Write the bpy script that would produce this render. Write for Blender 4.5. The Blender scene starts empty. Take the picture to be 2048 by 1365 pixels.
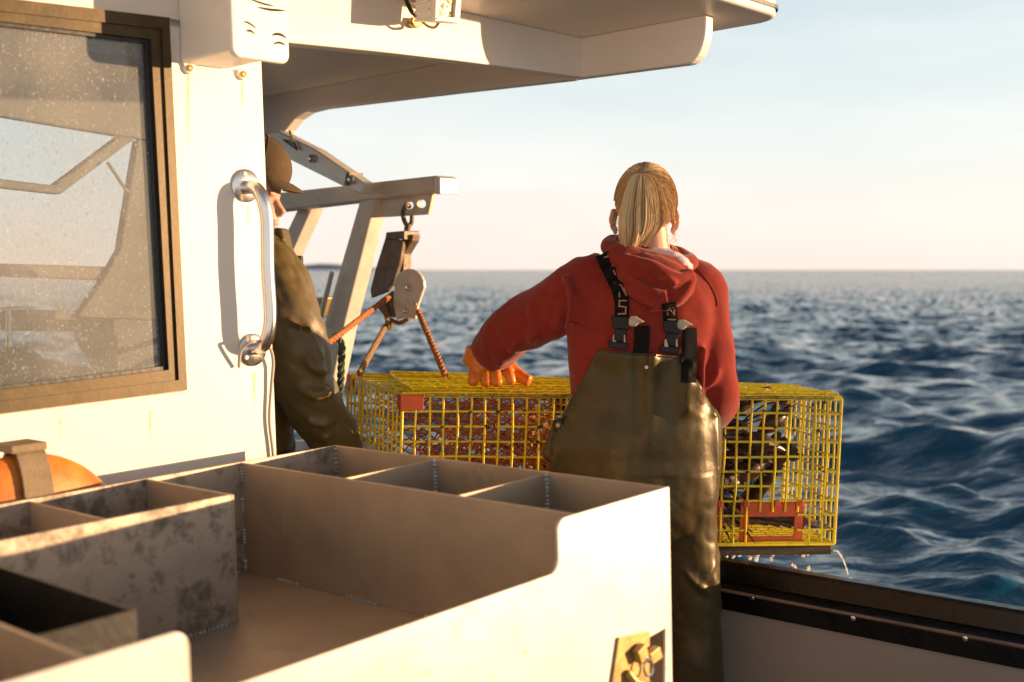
import bpy, bmesh, math, random
import numpy as np
from mathutils import Vector as V, Matrix, noise, Quaternion
from mathutils.bvhtree import BVHTree
random.seed(7); np.random.seed(7)
R = math.radians
scn = bpy.context.scene
COL = scn.collection

# ------------------------------------------------------------------ camera
FPX = 2300.0                       # focal length in photo pixels (2048 wide)
CX, CY, HOR = 1024.0, 682.5, 540.0
CAMZ = 1.40
PITCH = math.atan((CY - HOR) / FPX)
cam_d = bpy.data.cameras.new('camera'); cam = bpy.data.objects.new('camera', cam_d); COL.objects.link(cam)
cam.location = (0, 0, CAMZ); cam.rotation_euler = (R(90) - PITCH, 0, 0)
cam_d.sensor_width = 36; cam_d.lens = 36 * FPX / 2048
cam_d.clip_start = 0.05; cam_d.clip_end = 40000
cam_d.dof.use_dof = True; cam_d.dof.focus_distance = 3.2; cam_d.dof.aperture_fstop = 2.6
cam_d.dof.aperture_blades = 9
scn.camera = cam

# ------------------------------------------------------------------ sun + sky
SUN_EL, SUN_AZ = R(3.0), R(84)     # azimuth clockwise from +Y
SDIR = V((math.cos(SUN_EL) * math.sin(SUN_AZ), math.cos(SUN_EL) * math.cos(SUN_AZ), math.sin(SUN_EL)))
sl = bpy.data.lights.new('sun', 'SUN'); sl.energy = 5.0; sl.angle = R(0.6); sl.color = (1.0, 0.63, 0.335)
so = bpy.data.objects.new('sun', sl); COL.objects.link(so)
so.rotation_euler = (-SDIR).to_track_quat('-Z', 'Y').to_euler(); so.location = SDIR * 30

w = bpy.data.worlds.new('World'); scn.world = w; w.use_nodes = True
nt = w.node_tree; N = nt.nodes; L = nt.links; N.clear()
wo = N.new('ShaderNodeOutputWorld'); bg = N.new('ShaderNodeBackground'); L.new(bg.outputs[0], wo.inputs[0])
sky = N.new('ShaderNodeTexSky'); sky.sky_type = 'NISHITA'; sky.sun_disc = False
sky.sun_elevation = SUN_EL; sky.sun_rotation = SUN_AZ; sky.air_density = 1.0; sky.dust_density = 1.6; sky.ozone_density = 1.6
tc = N.new('ShaderNodeTexCoord'); sep = N.new('ShaderNodeSeparateXYZ'); L.new(tc.outputs['Generated'], sep.inputs[0])
# thin high cloud: soft streaks stretched along the horizon, over the whole sky
mp = N.new('ShaderNodeMapping'); mp.inputs['Scale'].default_value = (1.0, 1.0, 5.5); L.new(tc.outputs['Generated'], mp.inputs[0])
cn = N.new('ShaderNodeTexNoise'); cn.inputs['Scale'].default_value = 3.2; cn.inputs['Detail'].default_value = 7; cn.inputs['Roughness'].default_value = .55
L.new(mp.outputs[0], cn.inputs[0])
cr = N.new('ShaderNodeValToRGB'); cr.color_ramp.elements[0].position = .42; cr.color_ramp.elements[1].position = .75
cr.color_ramp.elements[0].color = (0, 0, 0, 1); cr.color_ramp.elements[1].color = (.30, .30, .30, 1); L.new(cn.outputs[0], cr.inputs[0])
# haze veil: thick near the horizon, thinner above
hv = N.new('ShaderNodeValToRGB'); e = hv.color_ramp.elements
e[0].position = 0.0; e[0].color = (.88, .88, .88, 1); e[1].position = .9; e[1].color = (.12, .12, .12, 1)
m_ = hv.color_ramp.elements.new(.22); m_.color = (.62, .62, .62, 1)
L.new(sep.outputs['Z'], hv.inputs[0])
hc = N.new('ShaderNodeValToRGB'); e = hc.color_ramp.elements
e[0].position = 0.0; e[0].color = (8.5, 7.2, 6.3, 1); e[1].position = .9; e[1].color = (.75, 1.15, 1.8, 1)
m_ = hc.color_ramp.elements.new(.36); m_.color = (2.6, 3.2, 3.9, 1); m_ = hc.color_ramp.elements.new(.6); m_.color = (1.1, 1.6, 2.3, 1)
m_ = hc.color_ramp.elements.new(.11); m_.color = (7.8, 8.2, 8.2, 1); m_ = hc.color_ramp.elements.new(.045); m_.color = (8.3, 7.8, 7.4, 1)
m_ = hc.color_ramp.elements.new(.235); m_.color = (7.1, 8.2, 8.7, 1)
L.new(sep.outputs['Z'], hc.inputs[0])
mx1 = N.new('ShaderNodeMixRGB'); L.new(hv.outputs[0], mx1.inputs[0]); L.new(sky.outputs[0], mx1.inputs[1]); L.new(hc.outputs[0], mx1.inputs[2])
mx2 = N.new('ShaderNodeMixRGB'); mx2.inputs[2].default_value = (8.8, 8.1, 7.7, 1)
L.new(cr.outputs[0], mx2.inputs[0]); L.new(mx1.outputs[0], mx2.inputs[1]); ad = N.new('ShaderNodeMixRGB'); ad.blend_type = 'ADD'; ad.inputs[0].default_value = .25; L.new(mx2.outputs[0], ad.inputs[1]); L.new(sky.outputs[0], ad.inputs[2]); L.new(ad.outputs[0], bg.inputs[0])
bg.inputs[1].default_value = 0.0705
vs = scn.view_settings
vs.view_transform = 'Standard'; vs.look = 'None'; vs.gamma = 1; vs.use_curve_mapping = False; vs.exposure = 0.95
scn.cycles.max_bounces = 8; scn.cycles.diffuse_bounces = 4; scn.cycles.glossy_bounces = 4; scn.cycles.transparent_max_bounces = 12
scn.cycles.use_denoising = True; scn.cycles.sample_clamp_indirect = 6

# ------------------------------------------------------------------ frames of reference
CAM = V((0, 0, CAMZ)); FW = V((0, math.cos(PITCH), -math.sin(PITCH))); UP = V((0, math.sin(PITCH), math.cos(PITCH)))
def ray(px, py): return V((1, 0, 0)) * ((px - CX) / FPX) + UP * (-(py - CY) / FPX) + FW
def at(px, py, Y):
    d = ray(px, py); return CAM + d * (Y / d.y)
# the boat's own axes: e2 outboard (to starboard), e1 forward, e3 up; it rolls a little on the swell
e2 = ray(3010, 480).normalized(); e1 = ray(-1650, 600).normalized()
e3 = e2.cross(e1).normalized(); e1 = e3.cross(e2).normalized()
OB = CAM - e3 * CAMZ
def B(a, b, c): return OB + e2 * a + e1 * b + e3 * c
def tob(p): q = p - OB; return V((q.dot(e2), q.dot(e1), q.dot(e3)))
def _pl(px, py, ax, val):
    o = tob(CAM); d = ray(px, py); d = V((d.dot(e2), d.dot(e1), d.dot(e3)))
    return o + d * ((val - o[ax]) / d[ax])
def pA(px, py, a): return _pl(px, py, 0, a)
def pB(px, py, b): return _pl(px, py, 1, b)
def pC(px, py, c): return _pl(px, py, 2, c)
def Bv(p): return B(*p)

# ------------------------------------------------------------------ materials
MATS = {}
def mat(name, col, rough=.5, metal=0, var=0, vs=6, bump=0, bs=60, spec=.5, stain=None, coat=0, sss=0, aniso=None, sheen=0):
    if name in MATS: return MATS[name]
    m = bpy.data.materials.new(name); m.use_nodes = True; MATS[name] = m
    n = m.node_tree.nodes; l = m.node_tree.links; p = n['Principled BSDF']
    p.inputs['Base Color'].default_value = (*col, 1); p.inputs['Roughness'].default_value = rough; p.inputs['Metallic'].default_value = metal
    p.inputs['Specular IOR Level'].default_value = spec; p.inputs['Coat Weight'].default_value = coat
    if sheen: p.inputs['Sheen Weight'].default_value = sheen; p.inputs['Sheen Roughness'].default_value = .4
    if sss: p.inputs['Subsurface Weight'].default_value = sss; p.inputs['Subsurface Radius'].default_value = (.01, .004, .002); p.inputs['Subsurface Scale'].default_value = 1
    t = n.new('ShaderNodeTexCoord'); co = t.outputs['Object']
    if aniso:
        mpp = n.new('ShaderNodeMapping'); mpp.inputs['Scale'].default_value = aniso; l.new(co, mpp.inputs[0]); co = mpp.outputs[0]
    cur = None
    if var:
        no = n.new('ShaderNodeTexNoise'); no.inputs['Scale'].default_value = vs; no.inputs['Detail'].default_value = 6; no.inputs['Roughness'].default_value = .62
        l.new(co, no.inputs[0]); r = n.new('ShaderNodeValToRGB'); r.color_ramp.elements[0].position = .32; r.color_ramp.elements[1].position = .68
        r.color_ramp.elements[0].color = (*[c * (1 - var) for c in col], 1); r.color_ramp.elements[1].color = (*[min(.95, c * (1 + var)) for c in col], 1)
        l.new(no.outputs[0], r.inputs[0]); cur = r.outputs[0]
        mr = n.new('ShaderNodeMapRange'); mr.inputs[3].default_value = max(.02, rough - .1); mr.inputs[4].default_value = min(1, rough + .12)
        l.new(no.outputs[0], mr.inputs[0]); l.new(mr.outputs[0], p.inputs['Roughness'])
    for st in (stain or []):
        scol, ssc, lo, hi, amt = st[:5]
        no = n.new('ShaderNodeTexNoise'); no.inputs['Scale'].default_value = ssc; no.inputs['Detail'].default_value = 8; no.inputs['Roughness'].default_value = .7
        if len(st) > 5:
            mq = n.new('ShaderNodeMapping'); mq.inputs['Scale'].default_value = st[5]; l.new(t.outputs['Object'], mq.inputs[0]); l.new(mq.outputs[0], no.inputs[0])
        else: l.new(t.outputs['Object'], no.inputs[0])
        mr = n.new('ShaderNodeMapRange'); mr.inputs[1].default_value = lo; mr.inputs[2].default_value = hi; mr.inputs[4].default_value = amt; l.new(no.outputs[0], mr.inputs[0])
        mx = n.new('ShaderNodeMixRGB'); l.new(mr.outputs[0], mx.inputs[0]); mx.inputs[2].default_value = (*scol, 1)
        if cur: l.new(cur, mx.inputs[1])
        else: mx.inputs[1].default_value = (*col, 1)
        cur = mx.outputs[0]
    if cur: l.new(cur, p.inputs['Base Color'])
    if bump:
        no = n.new('ShaderNodeTexNoise'); no.inputs['Scale'].default_value = bs; no.inputs['Detail'].default_value = 5; l.new(co, no.inputs[0])
        b = n.new('ShaderNodeBump'); b.inputs['Strength'].default_value = bump; b.inputs['Distance'].default_value = .01; l.new(no.outputs[0], b.inputs['Height']); l.new(b.outputs[0], p.inputs['Normal'])
    return m
RUST = (.22, .10, .03)
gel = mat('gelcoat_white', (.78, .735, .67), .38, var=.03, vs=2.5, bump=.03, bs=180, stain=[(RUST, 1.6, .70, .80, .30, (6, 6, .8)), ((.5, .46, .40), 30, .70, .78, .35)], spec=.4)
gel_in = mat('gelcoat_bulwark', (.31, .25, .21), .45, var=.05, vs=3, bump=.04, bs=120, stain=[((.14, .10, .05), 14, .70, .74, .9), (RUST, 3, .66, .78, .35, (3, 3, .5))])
alu = mat('aluminium_plate', (.47, .36, .26), .45, metal=.4, var=.10, vs=7, bump=.05, bs=90, stain=[((.16, .13, .09), 5, .56, .70, .45), ((.62, .55, .46), 9, .66, .70, .5, (1, 1, 14))])
alu_dirty = mat('aluminium_stained', (.50, .41, .33), .5, metal=.45, var=.12, vs=9, bump=.08, bs=70, stain=[((.10, .088, .068), 9, .50, .62, .75), ((.09, .08, .06), 26, .54, .62, .5)])
alu_br = mat('aluminium_bright', (.70, .67, .62), .38, metal=.35, var=.07, vs=5, bump=.04, bs=60, stain=[((.33, .22, .08), 5, .58, .72, .6), ((.22, .14, .05), 26, .66, .72, .8), ((.40, .30, .16), 8, .63, .68, .6, (1, 1, 12))])
weld = mat('weld_bead', (.62, .60, .57), .4, metal=.5, bump=.5, bs=160)
steel = mat('stainless', (.72, .70, .67), .22, metal=1, var=.06, vs=12, bump=.02, bs=200)
galv = mat('galvanised_steel', (.70, .63, .54), .45, metal=.1, var=.14, vs=9, bump=.1, bs=50, stain=[(RUST, 6, .6, .72, .6)])
iron = mat('weathered_block', (.19, .145, .11), .55, metal=.3, var=.3, vs=14, bump=.3, bs=60, stain=[(RUST, 10, .5, .7, .6)])
bronze = mat('bronze_anodised', (.060, .040, .013), .42, metal=.35, var=.3, vs=20, bump=.03, bs=90, stain=[((.20, .14, .06), 40, .64, .72, .5)])
brass = mat('brass', (.42, .28, .10), .45, metal=.5, var=.2, vs=30, bump=.1)
rubber = mat('black_rubber', (.012, .012, .012), .42, bump=.1, bs=60, var=.3)
blackrail = mat('black_rail', (.006, .0055, .005), .28, var=.3, vs=12, bump=.15, bs=40, stain=[((.07, .04, .025), 4, .64, .74, .4, (1, 1, 6))], spec=.35)
plast = mat('white_plastic', (.80, .775, .73), .32, var=.02, vs=8, bump=.03, bs=120)
darkslot = mat('slot_shade_black', (.01, .009, .008), .8)
hood_red = mat('red_fleece', (.245, .028, .018), .92, var=.10, vs=30, bump=.25, bs=420, sheen=.25, spec=.15)
lining = mat('pink_lining', (.72, .56, .58), .9, bump=.2, bs=300)
skin = mat('skin', (.60, .33, .22), .5, var=.08, vs=30, sss=.15)
hairA = mat('hair_light', (.78, .58, .32), .38, spec=.5); hairB = mat('hair_mid', (.55, .36, .16), .4, spec=.5); hairC = mat('hair_dark', (.27, .16, .065), .42, spec=.5)
oil = mat('olive_oilskin', (.056, .042, .0175), .36, var=.16, vs=9, bump=.10, bs=45, stain=[((.03, .022, .012), 38, .66, .72, .8), ((.25, .20, .13), 60, .72, .76, .6)], spec=.4)
oil_j = mat('olive_jacket', (.125, .090, .032), .46, var=.14, vs=8, bump=.14, bs=40, stain=[((.03, .025, .015), 12, .68, .74, .7)])
capm = mat('brown_cap_canvas', (.085, .054, .026), .9, var=.2, vs=20, bump=.3, bs=300)
webbing = mat('black_webbing', (.008, .007, .007), .8, bump=.3, bs=500, spec=.15)
letter = mat('strap_lettering', (.42, .20, .13), .8, bump=.3, bs=500)
leather = mat('tan_strap_end', (.42, .35, .26), .7, var=.3, vs=40, bump=.2)
blackpl = mat('black_plastic', (.010, .009, .009), .45, bump=.05, spec=.3)
glovem = mat('orange_rubber_glove', (.66, .18, .010), .36, var=.15, vs=16, bump=.15, bs=50)
wirem = mat('yellow_coated_wire', (.90, .66, .015), .38, var=.18, vs=30, bump=.2, bs=120, stain=[((.16, .10, .03), 22, .60, .68, .8)])
redpl = mat('orange_red_plastic', (.60, .085, .015), .42, var=.18, vs=18, bump=.1, stain=[((.15, .05, .02), 30, .6, .7, .6)])
netm = mat('orange_netting', (.60, .17, .03), .7, var=.3, vs=30)
wood = mat('dark_oak_runner', (.045, .030, .020), .7, var=.4, vs=14, bump=.4, bs=50, aniso=(1, 6, 6))
lobm = mat('lobster_shell', (.034, .014, .008), .30, var=.6, vs=22, bump=.25, bs=60, stain=[((.26, .07, .015), 16, .55, .68, .8)])
ropeo = mat('orange_rope', (.45, .17, .05), .85, var=.25, vs=60, bump=.8, bs=180)
ropeg = mat('green_rope', (.10, .14, .09), .85, var=.3, vs=60, bump=.8, bs=180)
ropet = mat('tan_rope', (.30, .18, .08), .85, var=.25, vs=60, bump=.8, bs=180)
buoym = mat('orange_buoy', (.55, .17, .02), .45, var=.35, vs=14, bump=.1, stain=[((.30, .07, .015), 20, .55, .66, .7)])
strapm = mat('tan_webbing', (.25, .19, .12), .85, var=.15, vs=20, bump=.4, bs=300)
seatm = mat('dark_vinyl', (.05, .043, .035), .6, var=.2)
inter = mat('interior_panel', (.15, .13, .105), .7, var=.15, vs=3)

oil.node_tree.nodes['Principled BSDF'].inputs['Specular Tint'].default_value = (1, .84, .6, 1)
# ------------------------------------------------------------------ mesh builder
LOC = {}
class MB:
    def __init__(s): s.v = []; s.f = []; s.m = []
    def add(s, vs, fs, m=0):
        o = len(s.v); s.v += [V(x) for x in vs]
        for f in fs: s.f.append([i + o for i in f]); s.m.append(m)
        return s
    def hexa(s, p, m=0): return s.add(p, [(0, 3, 2, 1), (4, 5, 6, 7), (0, 1, 5, 4), (1, 2, 6, 5), (2, 3, 7, 6), (3, 0, 4, 7)], m)
    def box(s, a0, a1, b0, b1, c0, c1, m=0):
        return s.hexa([B(a0, b0, c0), B(a1, b0, c0), B(a1, b1, c0), B(a0, b1, c0), B(a0, b0, c1), B(a1, b0, c1), B(a1, b1, c1), B(a0, b1, c1)], m)
    def prism(s, pts, vec, m=0):
        n = len(pts); pts = [V(p) for p in pts]; vec = V(vec)
        return s.add(pts + [p + vec for p in pts], [tuple(range(n))[::-1], tuple(range(n, 2 * n))] + [(i, (i + 1) % n, n + (i + 1) % n, n + i) for i in range(n)], m)
    def tube(s, pts, r, n=8, m=0, flat=None, ref=None):
        pts = [V(p) for p in pts]; k = len(pts)
        rr = r if isinstance(r, (list, tuple)) else [r] * k
        T = [(pts[min(i + 1, k - 1)] - pts[max(i - 1, 0)]).normalized() for i in range(k)]
        x = V(ref) if ref else (V((0, 0, 1)) if abs(T[0].z) < .9 else V((1, 0, 0)))
        x = (x - T[0] * x.dot(T[0])).normalized(); vs = []
        for i in range(k):
            x = (x - T[i] * x.dot(T[i]))
            x = x.normalized() if x.length > 1e-6 else T[i].orthogonal().normalized()
            y = T[i].cross(x)
            ra, rb = rr[i] if isinstance(rr[i], (tuple, list)) else (rr[i], rr[i] * (flat or 1))
            for j in range(n):
                t = 2 * math.pi * j / n; vs.append(pts[i] + x * (math.cos(t) * ra) + y * (math.sin(t) * rb))
        fs = [(i * n + j, i * n + (j + 1) % n, (i + 1) * n + (j + 1) % n, (i + 1) * n + j) for i in range(k - 1) for j in range(n)]
        fs += [tuple(range(n))[::-1], tuple(range((k - 1) * n, k * n))]
        return s.add(vs, fs, m)
    def rings(s, rs, n=24, m=0):                      # rs: (cx, cy, z, rx, ry)
        vs = [V((cx + math.cos(2 * math.pi * j / n) * rx, cy + math.sin(2 * math.pi * j / n) * ry, z)) for cx, cy, z, rx, ry in rs for j in range(n)]
        k = len(rs)
        fs = [(i * n + j, i * n + (j + 1) % n, (i + 1) * n + (j + 1) % n, (i + 1) * n + j) for i in range(k - 1) for j in range(n)]
        fs += [tuple(range(n))[::-1], tuple(range((k - 1) * n, k * n))]
        return s.add(vs, fs, m)
    def ell(s, c, r, rot=None, nu=20, nv=12, m=0):
        c = V(c); vs = []; fs = []
        for i in range(nv + 1):
            p = math.pi * i / nv
            for j in range(nu):
                t = 2 * math.pi * j / nu; q = V((math.sin(p) * math.cos(t) * r[0], math.sin(p) * math.sin(t) * r[1], math.cos(p) * r[2]))
                vs.append(c + (rot @ q if rot else q))
        fs = [(i * nu + j, (i + 1) * nu + j, (i + 1) * nu + (j + 1) % nu, i * nu + (j + 1) % nu) for i in range(nv) for j in range(nu)]
        return s.add(vs, fs, m)
    def lathe(s, c, ax, prof, n=24, m=0):
        c = V(c); ax = V(ax).normalized(); x = ax.orthogonal().normalized(); y = ax.cross(x)
        vs = [c + ax * h + (x * math.cos(2 * math.pi * j / n) + y * math.sin(2 * math.pi * j / n)) * r for r, h in prof for j in range(n)]; k = len(prof)
        fs = [(i * n + j, i * n + (j + 1) % n, (i + 1) * n + (j + 1) % n, (i + 1) * n + j) for i in range(k - 1) for j in range(n)]
        fs += [tuple(range(n))[::-1], tuple(range((k - 1) * n, k * n))]
        return s.add(vs, fs, m)
    def mesh(s, name, loc=V((0, 0, 0)), smooth=False, clean=True):
        me = bpy.data.meshes.new(name); me.from_pydata([tuple(p - loc) for p in s.v], [], s.f); me.validate()
        if any(s.m) and len(me.polygons) == len(s.m): me.polygons.foreach_set('material_index', s.m)
        if clean:
            bm = bmesh.new(); bm.from_mesh(me); bmesh.ops.remove_doubles(bm, verts=bm.verts, dist=1e-6)
            bmesh.ops.recalc_face_normals(bm, faces=bm.faces); bm.to_mesh(me); bm.free()
        if smooth:
            me.polygons.foreach_set('use_smooth', [True] * len(me.polygons)); me.set_sharp_from_angle(angle=R(42))
        return me
    def build(s, name, mats, parent=None, bevel=0, smooth=False, seg=2, clean=True):
        loc = LOC[parent.name] if parent else base_of(s.v)
        return put(name, s.mesh(name, loc, smooth, clean), mats, parent, loc, bevel, seg)
def base_of(vs):
    xs = [p.x for p in vs]; ys = [p.y for p in vs]; zs = [p.z for p in vs]
    return V(((min(xs) + max(xs)) / 2, (min(ys) + max(ys)) / 2, min(zs)))
def put(name, me, mats, parent=None, loc=V((0, 0, 0)), bevel=0, seg=2):
    o = bpy.data.objects.new(name, me); COL.objects.link(o)
    for m in (mats if isinstance(mats, (list, tuple)) else [mats]): me.materials.append(m)
    LOC[o.name] = V(loc)
    if parent: o.parent = parent
    else: o.location = loc
    if bevel:
        b = o.modifiers.new('bevel', 'BEVEL'); b.width = bevel; b.segments = seg; b.limit_method = 'ANGLE'; b.angle_limit = R(35); b.harden_normals = False
    return o
def tag(o, label, cat=None, group=None, kind=None):
    if label: o['label'] = label
    if cat: o['category'] = cat
    if group: o['group'] = group
    if kind: o['kind'] = kind
    return o
def thing(name, label, cat, loc, group=None):
    o = bpy.data.objects.new(name, None); COL.objects.link(o); o.location = loc; o.empty_display_size = .1; LOC[o.name] = V(loc)
    return tag(o, label, cat, group)
def interp(xs, ys, x): return float(np.interp(x, xs, ys))
def smooth_path(pts, sub=6):
    pts = [V(p) for p in pts]; out = []
    for i in range(len(pts) - 1):
        p0, p1, p2, p3 = pts[max(i - 1, 0)], pts[i], pts[i + 1], pts[min(i + 2, len(pts) - 1)]
        for k in range(sub):
            t = k / sub; out.append(.5 * ((2 * p1) + (p2 - p0) * t + (2 * p0 - 5 * p1 + 4 * p2 - p3) * t * t + (3 * p1 - p0 - 3 * p2 + p3) * t ** 3))
    return out + [pts[-1]]
def remesh(mb, voxel, it=6, fac=.5):
    me = mb.mesh('tmp'); o = bpy.data.objects.new('tmp', me); COL.objects.link(o)
    r = o.modifiers.new('r', 'REMESH'); r.mode = 'VOXEL'; r.voxel_size = voxel
    if it: s_ = o.modifiers.new('s', 'SMOOTH'); s_.factor = fac; s_.iterations = it
    dg = bpy.context.evaluated_depsgraph_get(); dg.update()
    out = bpy.data.meshes.new_from_object(o.evaluated_get(dg)); bpy.data.objects.remove(o); bpy.data.meshes.remove(me)
    out.polygons.foreach_set('use_smooth', [True] * len(out.polygons)); return out
def coords(me):
    a = np.empty(len(me.vertices) * 3, 'f'); me.vertices.foreach_get('co', a); return a.reshape(-1, 3)
def normals(me):
    a = np.empty(len(me.vertices) * 3, 'f'); me.vertex_normals.foreach_get('vector', a); return a.reshape(-1, 3)
def displace(me, fn):
    c = coords(me); n = normals(me); d = np.array([fn(V(p), V(q)) for p, q in zip(c, n)])[:, None]
    me.vertices.foreach_set('co', (c + n * d).astype('f').ravel()); me.update()
def shift(me, loc):
    c = coords(me) - np.array(loc); me.vertices.foreach_set('co', c.astype('f').ravel()); me.update()
def bvh(*mes):
    vs = []; fs = []
    for me in mes:
        o = len(vs); vs += [v.co.copy() for v in me.vertices]; fs += [[i + o for i in p.vertices] for p in me.polygons]
    return BVHTree.FromPolygons(vs, fs)

# ------------------------------------------------------------------ sea
SEA = -0.55
def make_sea():
    nr, nth = 800, 760
    r = 1.4 * (14000 / 1.4) ** (np.arange(nr) / (nr - 1)); th = np.linspace(R(-125), R(125), nth)
    RR, TT = np.meshgrid(r, th, indexing='ij'); X = RR * np.sin(TT); Y = RR * np.cos(TT); Z = np.zeros_like(X); DX = np.zeros_like(X); DY = np.zeros_like(X)
    dr = np.gradient(r)[:, None] * np.ones((1, nth))
    rng = np.random.RandomState(11)
    for i in range(130):
        lam = 0.40 * (11 / .40) ** (rng.rand() ** 1.2); k = 2 * math.pi / lam
        ang = R(198) + rng.randn() * R(56)
        amp = .0070 * min(lam, 2.6) ** .95 * (0.5 + rng.rand())
        d = (math.sin(ang), math.cos(ang)); ph = k * (d[0] * X + d[1] * Y) + rng.rand() * 6.283
        att = np.clip((lam / dr - 2) / 3, 0, 1); s = np.sin(ph); c = np.cos(ph)
        Z += amp * att * c; DX -= .75 * amp * att * d[0] * s; DY -= .75 * amp * att * d[1] * s
    near = np.clip((RR - 2.5) / 3, .15, 1)
    P = np.stack([X + DX * near, Y + DY * near, SEA + Z * near], -1).reshape(-1, 3)
    i, j = np.meshgrid(np.arange(nr - 1), np.arange(nth - 1), indexing='ij'); q = (i * nth + j).ravel()
    F = np.stack([q, q + 1, q + nth + 1, q + nth], -1)[:, ::-1]
    me = bpy.data.meshes.new('sea'); me.vertices.add(len(P)); me.vertices.foreach_set('co', P.astype('f').ravel())
    me.loops.add(F.size); me.loops.foreach_set('vertex_index', F.astype('i').ravel()); me.polygons.add(len(F))
    me.polygons.foreach_set('loop_start', np.arange(0, F.size, 4, dtype='i')); me.update(calc_edges=True); me.validate()
    me.polygons.foreach_set('use_smooth', [True] * len(me.polygons))
    m = bpy.data.materials.new('sea_water'); m.use_nodes = True; n = m.node_tree.nodes; l = m.node_tree.links; p = n['Principled BSDF']
    p.inputs['Base Color'].default_value = (.006, .066, .125, 1); p.inputs['Roughness'].default_value = .07; p.inputs['IOR'].default_value = 1.33; p.inputs['Specular Tint'].default_value = (.46, .79, 1.0, 1)
    t = n.new('ShaderNodeTexCoord')
    prev = None
    for sc, st, dist in ((.45, .8, .35), (1.7, .7, .13), (6.0, .5, .035)):
        no = n.new('ShaderNodeTexNoise'); no.inputs['Scale'].default_value = sc; no.inputs['Detail'].default_value = 4
        mq = n.new('ShaderNodeMapping'); mq.inputs['Scale'].default_value = (.6, 1, 1); l.new(t.outputs['Object'], mq.inputs[0]); l.new(mq.outputs[0], no.inputs[0])
        b = n.new('ShaderNodeBump'); b.inputs['Strength'].default_value = st; b.inputs['Distance'].default_value = dist; l.new(no.outputs[0], b.inputs['Height'])
        if prev: l.new(prev, b.inputs['Normal'])
        prev = b.outputs[0]
    # unresolved wavelets: facets tilt more where the mesh is coarser
    nz = n.new('ShaderNodeTexNoise'); nz.inputs['Scale'].default_value = 2.6; nz.inputs['Detail'].default_value = 3; l.new(t.outputs['Object'], nz.inputs[0])
    s1_ = n.new('ShaderNodeVectorMath'); s1_.operation = 'SUBTRACT'; s1_.inputs[1].default_value = (.5, .5, .5); l.new(nz.outputs['Color'], s1_.inputs[0])
    ln_ = n.new('ShaderNodeVectorMath'); ln_.operation = 'LENGTH'; l.new(t.outputs['Object'], ln_.inputs[0])
    mr_ = n.new('ShaderNodeMapRange'); mr_.inputs[1].default_value = 10; mr_.inputs[2].default_value = 80; mr_.inputs[3].default_value = .2; mr_.inputs[4].default_value = 5.0; l.new(ln_.outputs['Value'], mr_.inputs[0])
    s2_ = n.new('ShaderNodeVectorMath'); s2_.operation = 'SCALE'; l.new(s1_.outputs[0], s2_.inputs[0]); l.new(mr_.outputs[0], s2_.inputs['Scale'])
    fl_ = n.new('ShaderNodeVectorMath'); fl_.operation = 'MULTIPLY'; fl_.inputs[1].default_value = (1, 1, 0); l.new(s2_.outputs[0], fl_.inputs[0])
    s3_ = n.new('ShaderNodeVectorMath'); s3_.operation = 'ADD'; l.new(prev, s3_.inputs[0]); l.new(fl_.outputs[0], s3_.inputs[1])
    s4_ = n.new('ShaderNodeVectorMath'); s4_.operation = 'NORMALIZE'; l.new(s3_.outputs[0], s4_.inputs[0]); l.new(s4_.outputs[0], p.inputs['Normal'])
    o = put('sea', me, m); tag(o, 'dark blue choppy sea reaching to the horizon', kind='structure')
make_sea()
# low land far away on the horizon; distance haze put into its pale colour
hb = MB(); prof = [(560, 0), (585, 6), (612, 12), (640, 15), (668, 13), (700, 8), (735, 5), (790, 3), (830, 0)]
top = [at(x, 541 - h * .9, 11000) for x, h in prof]
hb.prism([at(550, 545, 11000)] + top + [at(845, 545, 11000)], V((0, 900, 0)))
tag(hb.build('hills', mat('haze_tinted_land', (.42, .43, .47), .95)), 'faint low land on the far horizon beyond the davit', kind='structure')

# ------------------------------------------------------------------ boat: main planes
bW = tob(at(540, 500, 2.85)).y                    # aft bulkhead plane
cor = pB(1165, 155, bW); aS = cor.x               # starboard side plane
wall_end_top = pB(523, 130, bW); wall_end_bot = pB(553, 910, bW)
cs = pB(1165, 76, bW).z                           # soffit height
def wall_end(c): t = (c - wall_end_bot.z) / (wall_end_top.z - wall_end_bot.z); return wall_end_bot.x + t * (wall_end_top.x - wall_end_bot.x)
aL = -1.6                                         # port limit of what is built
TH = .05
wh = thing('wheelhouse', 'white wheelhouse with a bronze framed window and overhanging roof', 'wheelhouse', B(.4, bW + .6, 0))
# aft wall with window opening; four pieces of one skin butted at the window corners
O4 = [pB(-90, -12, bW), pB(331, 38, bW), pB(367, 780, bW), pB(-90, 838, bW)]
cF = pB(560, 84, bW).z
def wpt(p): return B(p.x, bW, p.z)
fw = MB()
def facet(pts): fw.prism([B(a, bW, c) for a, c in pts], e1 * TH)
tl, tr, br, bl = [(p.x, p.z) for p in O4]
tl = (tl[0], tl[1]); eT = (wall_end(cF), cF); eB = (wall_end(0), 0.0)
facet([(aL, 0), eB, br, bl]); facet([eB, eT, tr, br]); facet([eT, (aL, cF), tl, tr]); facet([(aL, cF), (aL, 0), bl, tl])
fw.build('aft_wall', gel, wh, bevel=.004)
# header (fascia) above the opening, lower edge gently curved
fc = MB(); low = [(x, y) for x, y in ((560, 84), (640, 92), (760, 104), (900, 120), (1040, 138), (1165, 155))]
lowp = [pB(x, y, bW) for x, y in low]
fc.prism([B(aL, bW, cF)] + [B(p.x, bW, p.z) for p in lowp] + [B(aS, bW, cs), B(aL, bW, cs)], e1 * TH)
fc.build('header', gel, wh, bevel=.004)
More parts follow.
